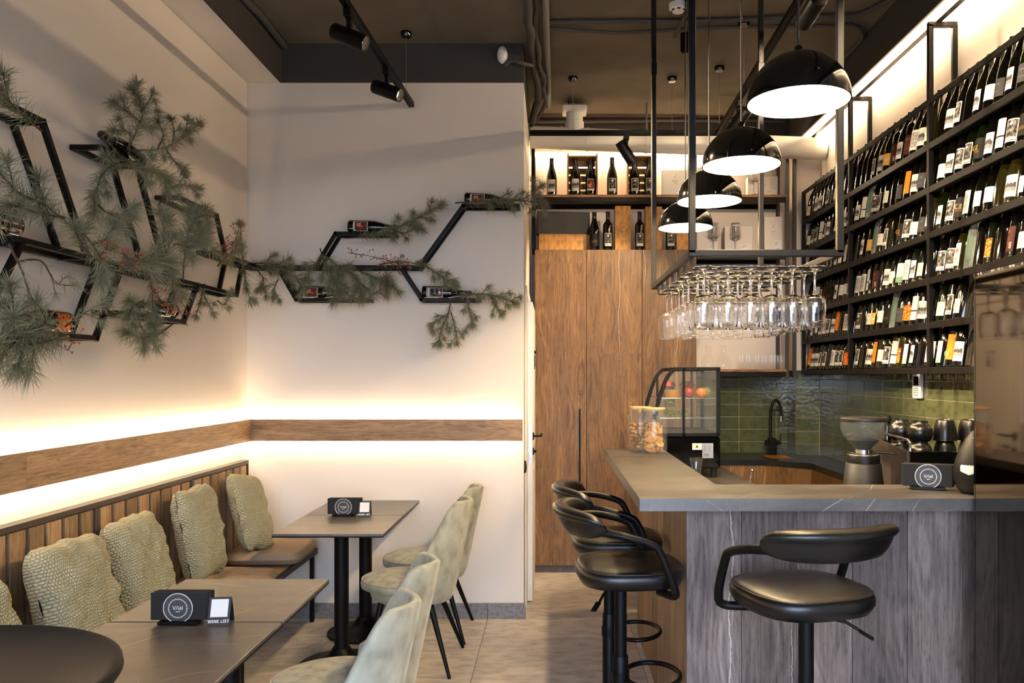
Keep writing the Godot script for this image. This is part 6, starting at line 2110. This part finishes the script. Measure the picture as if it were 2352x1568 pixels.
# pine branches: words, needle length, needles per metre, course of the stem (metres)
const PINES := [
	["bushy pine branch on the highest shelf end beside the picture edge", 0.085, 1500, [[-1.700, 2.333, -2.691], [-1.700, 2.356, -2.592], [-1.700, 2.389, -2.500], [-1.700, 2.418, -2.414]]],
	["pine branch rising along the steep rail near the striped bottle", 0.080, 1100, [[-1.700, 2.046, -2.862], [-1.700, 2.090, -2.703], [-1.700, 2.103, -2.571], [-1.700, 2.154, -2.470]]],
	["low pine branch lying over the slanting shelf rail", 0.080, 900, [[-1.680, 2.063, -2.790], [-1.680, 2.050, -2.648], [-1.680, 2.047, -2.500]]],
	["upright pine branch at the top, bushy end leaning to the window", 0.060, 1500, [[-1.700, 2.420, -3.236], [-1.700, 2.541, -3.321], [-1.700, 2.624, -3.357], [-1.700, 2.677, -3.277]]],
	["side twig of the upright top branch", 0.055, 1100, [[-1.680, 2.551, -3.296], [-1.680, 2.561, -3.189], [-1.680, 2.565, -3.100]]],
	["thin side twig of the upright top branch on the corner side", 0.045, 600, [[-1.690, 2.607, -3.330], [-1.690, 2.659, -3.380], [-1.690, 2.709, -3.417]]],
	["pine twig just above the neck of the leaning bottle", 0.055, 900, [[-1.670, 2.404, -3.179], [-1.670, 2.470, -3.202], [-1.670, 2.473, -3.154], [-1.670, 2.451, -3.082]]],
	["long spreading pine branch reaching towards the corner", 0.050, 900, [[-1.700, 2.420, -3.236], [-1.700, 2.470, -3.418], [-1.700, 2.560, -3.634], [-1.700, 2.741, -3.904]]],
	["first upward twig of the spreading branch", 0.050, 800, [[-1.700, 2.486, -3.475], [-1.700, 2.568, -3.533], [-1.700, 2.610, -3.482]]],
	["second upward twig of the spreading branch", 0.045, 800, [[-1.700, 2.544, -3.614], [-1.700, 2.618, -3.634], [-1.700, 2.657, -3.601]]],
	["third upward twig of the spreading branch", 0.045, 700, [[-1.700, 2.604, -3.720], [-1.700, 2.665, -3.755], [-1.700, 2.708, -3.764]]],
	["drooping twig of the spreading branch", 0.050, 900, [[-1.700, 2.517, -3.553], [-1.700, 2.481, -3.634], [-1.700, 2.474, -3.720]]],
	["pine branch hanging down beside the leaning bottle shelf", 0.060, 1400, [[-1.680, 2.381, -3.255], [-1.680, 2.338, -3.125], [-1.680, 2.270, -3.019], [-1.680, 2.196, -2.982], [-1.680, 2.112, -2.962]]],
	["dense pine branch across the leaning bottle shelf", 0.070, 1600, [[-1.660, 2.362, -3.119], [-1.660, 2.345, -3.216], [-1.660, 2.372, -3.356], [-1.660, 2.368, -3.489]]],
	["thick pine tuft between the hanging branch and the twin rails", 0.075, 1500, [[-1.660, 2.143, -2.955], [-1.660, 2.125, -3.027], [-1.660, 2.145, -3.167]]],
	["arching pine branch over the corner shelf", 0.050, 900, [[-1.700, 2.256, -3.494], [-1.700, 2.340, -3.573], [-1.700, 2.389, -3.698], [-1.700, 2.421, -3.880]]],
	["round pine tuft with pale bud at the rail joint", 0.070, 1800, [[-1.640, 1.941, -2.878], [-1.640, 1.984, -2.811], [-1.640, 2.030, -2.773]]],
	["pine tuft in front of the main rail", 0.070, 1500, [[-1.660, 1.995, -2.927], [-1.660, 2.023, -2.998], [-1.660, 2.082, -3.057]]],
	["pine branch hanging over the main rail", 0.080, 1500, [[-1.650, 2.014, -2.855], [-1.650, 1.952, -2.951], [-1.650, 1.874, -2.965]]],
	["long-needled pine branch with red berries on the main rail", 0.085, 1800, [[-1.620, 1.874, -2.969], [-1.620, 1.949, -3.106], [-1.620, 1.985, -3.275], [-1.620, 2.002, -3.424]]],
	["large pine branch standing in the middle of the left wall", 0.085, 1700, [[-1.640, 1.938, -3.506], [-1.640, 2.024, -3.447], [-1.640, 2.101, -3.408], [-1.640, 2.182, -3.447]]],
	["large pine branch beside the corner shelf post", 0.085, 1700, [[-1.630, 1.946, -3.567], [-1.630, 2.064, -3.588], [-1.630, 2.168, -3.631], [-1.630, 2.259, -3.697]]],
	["pine tuft in front of the corner shelf", 0.080, 1500, [[-1.620, 2.082, -3.463], [-1.620, 2.102, -3.587], [-1.620, 2.162, -3.767]]],
	["drooping pine tuft below the middle of the left wall", 0.070, 1200, [[-1.640, 1.968, -3.447], [-1.640, 1.920, -3.506], [-1.640, 1.881, -3.589]]],
	["pine tuft on the corner shelf post", 0.060, 1200, [[-1.680, 2.158, -3.931], [-1.680, 2.245, -3.945], [-1.680, 2.322, -3.906]]],
	["pine tuft beside the corner berries", 0.060, 1200, [[-1.660, 2.063, -4.010], [-1.660, 2.122, -4.117], [-1.660, 2.177, -4.259]]],
	["single upright pine sprig in the room corner", 0.050, 900, [[-1.680, 2.071, -4.414], [-1.680, 2.184, -4.376], [-1.680, 2.332, -4.352]]],
	["pine sprig hanging in the room corner", 0.055, 1000, [[-1.700, 2.144, -4.429], [-1.700, 2.031, -4.485], [-1.700, 1.941, -4.550]]],
	["pine branch hanging straight down over the low shelf", 0.060, 1400, [[-1.660, 1.939, -3.356], [-1.660, 1.848, -3.356], [-1.660, 1.750, -3.363]]],
	["pine tuft at the open end of the low shelf", 0.070, 1500, [[-1.680, 1.827, -3.324], [-1.680, 1.804, -3.255], [-1.680, 1.765, -3.205]]],
	["pine branch curving under the low shelf", 0.065, 1500, [[-1.660, 1.742, -3.529], [-1.660, 1.698, -3.412], [-1.660, 1.673, -3.267], [-1.660, 1.693, -3.151]]],
	["pale pine tuft under the low shelf", 0.060, 1200, [[-1.660, 1.733, -3.250], [-1.660, 1.700, -3.285], [-1.660, 1.686, -3.356]]],
	["thin pine twig hanging under the corner hexagon", 0.040, 700, [[-1.790, 1.986, -4.085], [-1.790, 1.907, -4.188], [-1.790, 1.846, -4.268]]],
	["thin pine twig with a star-shaped tip", 0.040, 600, [[-1.790, 1.990, -4.162], [-1.790, 1.877, -4.100], [-1.790, 1.819, -4.060]]],
	["pine tuft on the corner hexagon rail", 0.050, 800, [[-1.690, 1.898, -4.082], [-1.690, 1.883, -4.163], [-1.690, 1.958, -4.248]]],
	["mostly bare forked twig below the striped bottle", 0.060, 260, [[-1.680, 1.926, -2.500], [-1.680, 1.853, -2.561], [-1.680, 1.775, -2.604], [-1.680, 1.694, -2.659]]],
	["mostly bare side twig reaching towards the low rails", 0.050, 160, [[-1.690, 1.880, -2.556], [-1.690, 1.897, -2.675], [-1.690, 1.834, -2.757], [-1.690, 1.839, -2.871]]],
	["thick pine branch on the lowest shelf", 0.085, 1500, [[-1.640, 1.655, -2.724], [-1.640, 1.691, -2.607], [-1.640, 1.711, -2.500], [-1.640, 1.729, -2.402]]],
	["long-needled pine branch along the lowest shelf edge", 0.090, 1500, [[-1.620, 1.670, -2.739], [-1.620, 1.636, -2.620], [-1.620, 1.616, -2.490], [-1.620, 1.638, -2.391]]],
	["pine branch hanging below the lowest shelf", 0.080, 1400, [[-1.620, 1.647, -2.575], [-1.620, 1.616, -2.490], [-1.620, 1.549, -2.450]]],
	["pine branch hanging below the lowest shelf at the picture edge", 0.085, 1400, [[-1.610, 1.656, -2.475], [-1.610, 1.600, -2.396], [-1.610, 1.560, -2.340]]],
	["pine twig across the low slanting rails", 0.060, 700, [[-1.660, 1.686, -2.757], [-1.660, 1.738, -2.859], [-1.660, 1.789, -2.998]]],
	["pine branch along the main rail in the room corner", 0.060, 1300, [[-1.870, 2.197, -4.900], [-1.739, 2.197, -4.900], [-1.594, 2.179, -4.900]]],
	["bushy pine branch hanging at the fork of the back rail", 0.065, 1700, [[-1.409, 2.289, -4.900], [-1.383, 2.210, -4.900], [-1.330, 2.105, -4.900], [-1.278, 2.013, -4.900]]],
	["small pine twig left of the back rail fork", 0.055, 1000, [[-1.393, 2.235, -4.890], [-1.459, 2.169, -4.890], [-1.499, 2.104, -4.890]]],
	["pine tuft in front of the back rail fork", 0.060, 1200, [[-1.377, 2.247, -4.880], [-1.299, 2.181, -4.880], [-1.259, 2.155, -4.880]]],
	["pine branch drooping over the lower left bottle", 0.065, 1600, [[-1.259, 2.168, -4.880], [-1.181, 2.102, -4.880], [-1.154, 1.998, -4.880]]],
	["pine branch reaching right under the main rail", 0.060, 1500, [[-1.183, 2.156, -4.890], [-1.091, 2.117, -4.890], [-0.999, 2.077, -4.890]]],
	["pine branch at the end of the lower left shelf", 0.060, 1200, [[-1.133, 1.973, -4.900], [-1.067, 2.026, -4.900], [-0.988, 2.065, -4.900]]],
	["long feathery pine branch beyond the upper left bottle", 0.055, 1300, [[-1.251, 2.350, -4.900], [-1.106, 2.368, -4.900], [-0.962, 2.408, -4.900], [-0.817, 2.474, -4.900], [-0.672, 2.553, -4.900]]],
	["short twig of the long feathery branch", 0.050, 900, [[-0.973, 2.398, -4.890], [-0.894, 2.380, -4.890], [-0.815, 2.419, -4.890]]],
	["long pine branch past the uppermost back shelf into the passage", 0.055, 1100, [[-0.590, 2.559, -4.880], [-0.446, 2.569, -4.880], [-0.289, 2.575, -4.880], [-0.171, 2.588, -4.880], [-0.066, 2.667, -4.880]]],
	["pine twig spreading into the passage", 0.055, 900, [[-0.236, 2.573, -4.870], [-0.144, 2.567, -4.870], [-0.065, 2.559, -4.870]]],
	["flat pine twig lying on the main back rail", 0.030, 700, [[-1.054, 2.189, -4.900], [-0.935, 2.210, -4.900], [-0.817, 2.194, -4.900]]],
	["pine branch sloping down to the lower right bottle", 0.050, 1300, [[-0.817, 2.210, -4.900], [-0.711, 2.144, -4.900], [-0.593, 2.065, -4.900]]],
	["pine branch along the lower right shelf", 0.050, 1400, [[-0.605, 1.998, -4.890], [-0.473, 2.012, -4.890], [-0.342, 1.998, -4.890], [-0.223, 1.959, -4.890]]],
	["first pine tuft hanging from the lower right shelf", 0.045, 1300, [[-0.524, 1.997, -4.870], [-0.503, 1.918, -4.870], [-0.484, 1.826, -4.870]]],
	["longest pale pine twig hanging below the lower right shelf", 0.040, 1200, [[-0.614, 1.982, -4.860], [-0.627, 1.891, -4.860], [-0.674, 1.787, -4.860], [-0.679, 1.708, -4.860]]],
	["second pale twig of the hanging pine", 0.040, 1000, [[-0.614, 1.904, -4.860], [-0.588, 1.813, -4.860], [-0.575, 1.721, -4.860]]],
	["short pale side twig of the hanging pine", 0.040, 800, [[-0.627, 1.891, -4.860], [-0.692, 1.852, -4.860], [-0.726, 1.826, -4.860]]],
	["pine tuft at the right end of the lower right shelf", 0.040, 1000, [[-0.367, 1.998, -4.880], [-0.341, 1.932, -4.880], [-0.315, 1.893, -4.880]]],
	["small pine tuft hanging left of the lower left shelf", 0.045, 1100, [[-1.660, 2.105, -4.900], [-1.686, 2.052, -4.900], [-1.691, 1.999, -4.900]]],
	["pine twig at the top of the lower left slant", 0.045, 800, [[-1.647, 2.158, -4.900], [-1.554, 2.105, -4.900], [-1.515, 2.039, -4.900]]],
	["pine twig under the main rail in the room corner", 0.050, 900, [[-1.791, 2.158, -4.900], [-1.752, 2.105, -4.900], [-1.765, 2.052, -4.900]]],
]
const BERRIES := [
	["red berry sprig in the room corner", 40, [[-1.620, 2.086, -4.018], [-1.620, 2.128, -3.939], [-1.620, 2.186, -4.100], [-1.620, 2.251, -4.156]]],
	["red berry sprig in the long-needled branch", 22, [[-1.580, 1.885, -3.061], [-1.580, 1.947, -3.030], [-1.580, 1.964, -2.984]]],
	["small red berry sprig on the main rail", 12, [[-1.600, 1.921, -2.848], [-1.600, 1.966, -2.889], [-1.600, 1.972, -2.932]]],
	["red berry sprig on the straight hanging branch", 24, [[-1.600, 1.904, -3.217], [-1.600, 1.863, -3.242], [-1.600, 1.826, -3.307]]],
	["red berry sprig beside the tilted bottle on the low shelf", 24, [[-1.640, 1.759, -3.506], [-1.640, 1.824, -3.486], [-1.640, 1.792, -3.568], [-1.640, 1.761, -3.610]]],
	["red berry sprig hanging under the lowest shelf", 10, [[-1.600, 1.644, -2.657], [-1.600, 1.631, -2.693], [-1.600, 1.602, -2.669]]],
	["red berry sprig curving over the back rail", 40, [[-0.808, 2.172, -4.850], [-0.913, 2.190, -4.850], [-1.069, 2.229, -4.850], [-1.226, 2.255, -4.850]]],
	["small red berry sprig hanging under the back rail", 12, [[-1.043, 2.190, -4.850], [-1.004, 2.138, -4.850], [-0.996, 2.073, -4.850]]],
	["red berry bunch at the lower right slant", 12, [[-0.954, 2.178, -4.860], [-0.915, 2.126, -4.860], [-0.901, 2.139, -4.860]]],
]

# ---------------------------------------------------------------- branch-shaped metal shelves on two walls
func build_wall_branches() -> void:
	var t := 0.021
	var s := thing("branch_shelf", "black metal branch-shaped shelf on the wall above the bench", "wall shelf")
	var xf := -1.80
	var xw := -1.904
	# (d, y) courses; each is a pair of rails, one at the wall and one in front
	var runs := [[V(2.854, 2.413), V(3.13, 1.977)], [V(2.2, 2.413), V(2.854, 2.413)], [V(3.215, 2.424), V(3.506, 2.424), V(3.78, 1.977)], [V(3.90, 2.375), V(4.33, 2.375), V(4.45, 2.18)],
		[V(2.72, 1.977), V(4.605, 1.977), V(4.70, 2.18), V(4.98, 2.18)], [V(4.35, 2.18), V(4.70, 2.18)], [V(3.371, 1.965), V(3.186, 1.666), V(2.3, 1.666)], [V(4.09, 1.972), V(3.944, 1.78), V(3.365, 1.78)], [V(2.74, 1.966), V(2.60, 1.76)]]
	for r in runs:
		for k in r.size() - 1:
			for x in [xf, xw]:
				var q := g()
				var dir: Vector2 = (r[k + 1] - r[k]).normalized() * t * 0.45
				q.bar(Vector3(x, r[k].y - dir.y, -(r[k].x - dir.x)), Vector3(x, r[k + 1].y + dir.y, -(r[k + 1].x + dir.x)), t, t, 0.0015, Vector3.RIGHT)
				obj("rail", q, M.black_metal, s)
		for p in r:
			var q := g()
			q.bar(Vector3(xw, p.y, -p.x), Vector3(xf, p.y, -p.x), t, t, 0.0015)
			obj("cross_piece", q, M.black_metal, s)
	var b := thing("branch_shelf", "black metal branch-shaped shelf on the back wall behind the tables", "wall shelf")
	var zf := -4.955
	var zw := -DN + 0.011
	var px := func(x: float, y: float) -> Vector2: return V((x - 1270.0) * 0.002664, 1.52 + (862.0 - y) * 0.002664)
	runs = [[px.call(563, 613), px.call(962, 613), px.call(1064, 472), px.call(1190, 472)], [px.call(728, 608), px.call(771, 536), px.call(905, 536)], [px.call(640, 618), px.call(680, 688), px.call(846, 688)], [px.call(922, 618), px.call(968, 688), px.call(1098, 688)]]
	for r in runs:
		for k in r.size() - 1:
			for z in [zf, zw]:
				var q := g()
				var dir: Vector2 = (r[k + 1] - r[k]).normalized() * t * 0.45
				q.bar(Vector3(r[k].x - dir.x, r[k].y - dir.y, z), Vector3(r[k + 1].x + dir.x, r[k + 1].y + dir.y, z), t, t, 0.0015, Vector3.BACK)
				obj("rail", q, M.black_metal, b)
		for p in r:
			var q := g()
			q.bar(Vector3(p.x, p.y, zw), Vector3(p.x, p.y, zf), t, t, 0.0015)
			obj("cross_piece", q, M.black_metal, b)
	# bottles lying on the shelves: base point, direction of the neck
	var lay := [[px.call(797, 520), Vector3(1, -0.02, 0), "dark bottle with red figure label lying on the upper left back shelf", "red_art"], [px.call(1066, 456), Vector3(1, -0.05, 0), "dark bottle with red figure label lying on the uppermost back shelf", "red_art"],
		[px.call(682, 672), Vector3(1, -0.02, 0), "dark bottle with red figure label lying on the lower left back shelf", "red_art"], [px.call(968, 672), Vector3(1, -0.02, 0), "dark bottle with dim picture label lying on the lower right back shelf", "picture_0"]]
	for e in lay:
		var o := bottle(e[3], "champagne", "bottle_dark", e[2], "bottles lying on the branch shelves")
		var p: Vector2 = e[0]
		var up: Vector3 = e[1].normalized()
		# y of the bottle runs along up, its label (-x) looks into the room (+z)
		var bz := Vector3(0, 0, -1).cross(up).normalized()
		o.transform = Transform3D(Basis(up.cross(bz).normalized(), up, bz), Vector3(p.x, p.y + 0.005, -5.0))
	lay = [[V(3.62, 2.478), Vector3(0, 0.10, 1), "dark bottle lying on the shelf under the upright pine branch", ""], [V(3.93, 1.834), Vector3(0, 0.0, 1), "dark bottle with red figure label lying on the low shelf", "red_art"], [V(3.08, 1.72), Vector3(0, 0.0, 1), "bottle with red label hidden in pine on the lowest shelf", "art"], [V(2.78, 2.032), Vector3(0, 0.0, 1), "bottle with orange and white striped label on the main rail", "stripes"]]
	for e in lay:
		var p: Vector2 = e[0]
		var up: Vector3 = e[1].normalized()
		var o: Node3D
		if e[3] == "stripes":
			var im := Image.create(16, 128, false, Image.FORMAT_RGB8)
			for y in 128:
				im.fill_rect(Rect2i(0, y, 16, 1), [Color(0.80, 0.77, 0.72), Color(0.70, 0.27, 0.11), Color(0.25, 0.22, 0.2), Color(0.76, 0.42, 0.25), Color(0.82, 0.78, 0.72)][(y / 9) % 5])
			mat("label_stripes", Color(1, 1, 1), 0.4).albedo_texture = itex(im)
			o = bottle("", "champagne", "bottle_dark", e[2], "bottles lying on the branch shelves")
			put("label", paper_mesh(0.0431, 0.01, 0.15, 3.1), M.label_stripes, o)
		else:
			o = bottle(e[3], "champagne", "bottle_dark", e[2], "bottles lying on the branch shelves")
		var side := Vector3(-1, 0, 0)   # the label's back lies towards the wall
		side = (side - up * side.dot(up)).normalized()
		o.transform = Transform3D(Basis(side, up, side.cross(up)), Vector3(-1.852, p.y, -p.x))

func needle(q: G, p: Vector3, dir: Vector3, l: float, r: RandomNumberGenerator) -> void:   # a narrow bent blade
	var tip := p + dir * l + Vector3(0, -0.10 * l, 0)
	if tip.x < -1.905: tip.x = -1.905   # stay in front of the walls
	if tip.x < XP and tip.z < -DN + 0.012: tip.z = -DN + 0.012
	var mid := p.lerp(tip, 0.5) + Vector3(0, 0.03 * l, 0)
	var sd := dir.cross(Vector3(r.randf() - 0.5, r.randf() - 0.5, r.randf() - 0.5)).normalized()
	var nn := sd.cross(dir).normalized()
	var hw := 0.001
	var i0 := q.vert(p - sd * hw * 0.8, nn); q.vert(p + sd * hw * 0.8, nn); q.vert(mid - sd * hw, nn); q.vert(mid + sd * hw, nn); q.vert(tip, nn)
	q.tri(i0, i0 + 1, i0 + 3); q.tri(i0, i0 + 3, i0 + 2); q.tri(i0 + 2, i0 + 3, i0 + 4)

func clothe(cv: Curve3D, cnt: int, tuft: int, nl: float, sets: Array, r: RandomNumberGenerator) -> void:   # needles along a twig and a tuft at its end
	var ln := cv.get_baked_length()
	for k in cnt + tuft:
		var f := r.randf_range(0.9, 1.0) if k < tuft else 0.12 + 0.88 * pow(r.randf(), 0.8)
		var p := cv.sample_baked(ln * f, true)
		var ahead := (cv.sample_baked(minf(ln, ln * f + 0.01), true) - cv.sample_baked(maxf(0, ln * f - 0.01), true)).normalized()
		var u := ahead.cross(Vector3(0.3, 1, 0.2)).normalized()
		var w := ahead.cross(u)
		var an := r.randf() * TAU
		var tilt := r.randf_range(0.35, 1.3) if k >= tuft else r.randf_range(0.05, 1.35)
		var dir := (ahead * cos(tilt) + (u * cos(an) + w * sin(an)) * sin(tilt) + Vector3(0, -0.08, 0)).normalized()
		needle(sets[0], p, dir, nl * r.randf_range(0.6, 1.25), r)

func build_pine() -> void:
	var r := RandomNumberGenerator.new()
	r.seed = 99
	for e in PINES:
		var cv := Curve3D.new()
		var pts: Array = e[3]
		for k in pts.size():
			var p := Vector3(pts[k][0], pts[k][1], pts[k][2])
			var a: Array = pts[maxi(k - 1, 0)]
			var c: Array = pts[mini(k + 1, pts.size() - 1)]
			var tg := (Vector3(c[0], c[1], c[2]) - Vector3(a[0], a[1], a[2])) * 0.16
			cv.add_point(p, -tg, tg)
		var ln := cv.get_baked_length()
		var far: bool = pts[0][2] < -4.8
		var nl: float = e[1] * (1.15 if far else 1.0)
		var o := thing("pine_branch", e[0], "branch", Vector3(), 0.0, "pine branches on the branch shelves")
		var m := maxi(6, int(ln / 0.02))
		var path := []
		var rad := []
		for k in m + 1:
			path.append(cv.sample_baked(ln * k / m, true)); rad.append(lerpf(0.0042, 0.0016, float(k) / m))
		var q := g()
		q.tube(path, rad, 6)
		var sets := [g()]
		var dens: float = e[2]
		clothe(cv, int(dens * ln * (1.0 if far else 0.85)), 80 if dens > 300 else 40, nl, sets, r)
		# side twigs with tufts of their own
		var twigs := (int(clampf(ln / 0.055, 2, 6)) if far else int(clampf(ln / 0.10, 1, 3))) if dens > 500 else int(clampf(ln / 0.14, 1, 3))
		for k in twigs:
			var f := lerpf(0.3, 0.92, (k + r.randf()) / twigs)
			var p := cv.sample_baked(ln * f, true)
			var ahead := (cv.sample_baked(minf(ln, ln * f + 0.02), true) - cv.sample_baked(maxf(0, ln * f - 0.02), true)).normalized()
			var outw := Vector3(0, 0, 1) if far else Vector3(1, 0, 0)
			var inpl := ahead.cross(outw).normalized() * (1.0 if (k % 2 == 0) else -1.0)
			var dir := (ahead * 0.75 + inpl * r.randf_range(0.45, 0.95) + outw * r.randf_range(-0.15, 0.55)).normalized()
			var tl := nl * r.randf_range(0.7, 1.25)
			var tc := Curve3D.new()
			tc.add_point(p); tc.add_point(p + dir * tl * 0.55 + Vector3(0, 0.006, 0)); tc.add_point(p + dir * tl)
			q.tube([p, p + dir * tl * 0.55 + Vector3(0, 0.006, 0), p + dir * tl], [0.0018, 0.0015, 0.001], 5)
			clothe(tc, int(dens * tl * 0.7), 55 if dens > 300 else 25, nl * 0.85, sets, r)
		obj("stem", q, M.bark, o)
		var nd := obj("needles", sets[0], M.needle, o)
		nd.set_meta("kind", "stuff")
	for e in BERRIES:
		var cv := Curve3D.new()
		for p in e[2]:
			cv.add_point(Vector3(p[0], p[1], p[2]))
		var ln := cv.get_baked_length()
		var o := thing("berry_sprig", e[0], "berries", Vector3(), 0.0, "red berry sprigs in the pine")
		var q := g()
		var path := []
		for k in 13:
			path.append(cv.sample_baked(ln * k / 12.0, true))
		q.tube(path, 0.0016, 6)
		var bq := g()
		for k in e[1]:
			var p := cv.sample_baked(ln * r.randf_range(0.15, 1.0), true)
			var tip := p + Vector3(r.randf_range(-0.035, 0.035), r.randf_range(-0.02, 0.045), r.randf_range(-0.035, 0.035))
			q.tube([p, tip], 0.0008, 4, false)
			bq.ball(tip, Vector3(0.0042, 0.0048, 0.0042), 7, 5)
		obj("twig", q, M.bark, o)
		var bb := obj("berries", bq, M.berry, o)
		bb.set_meta("kind", "stuff")
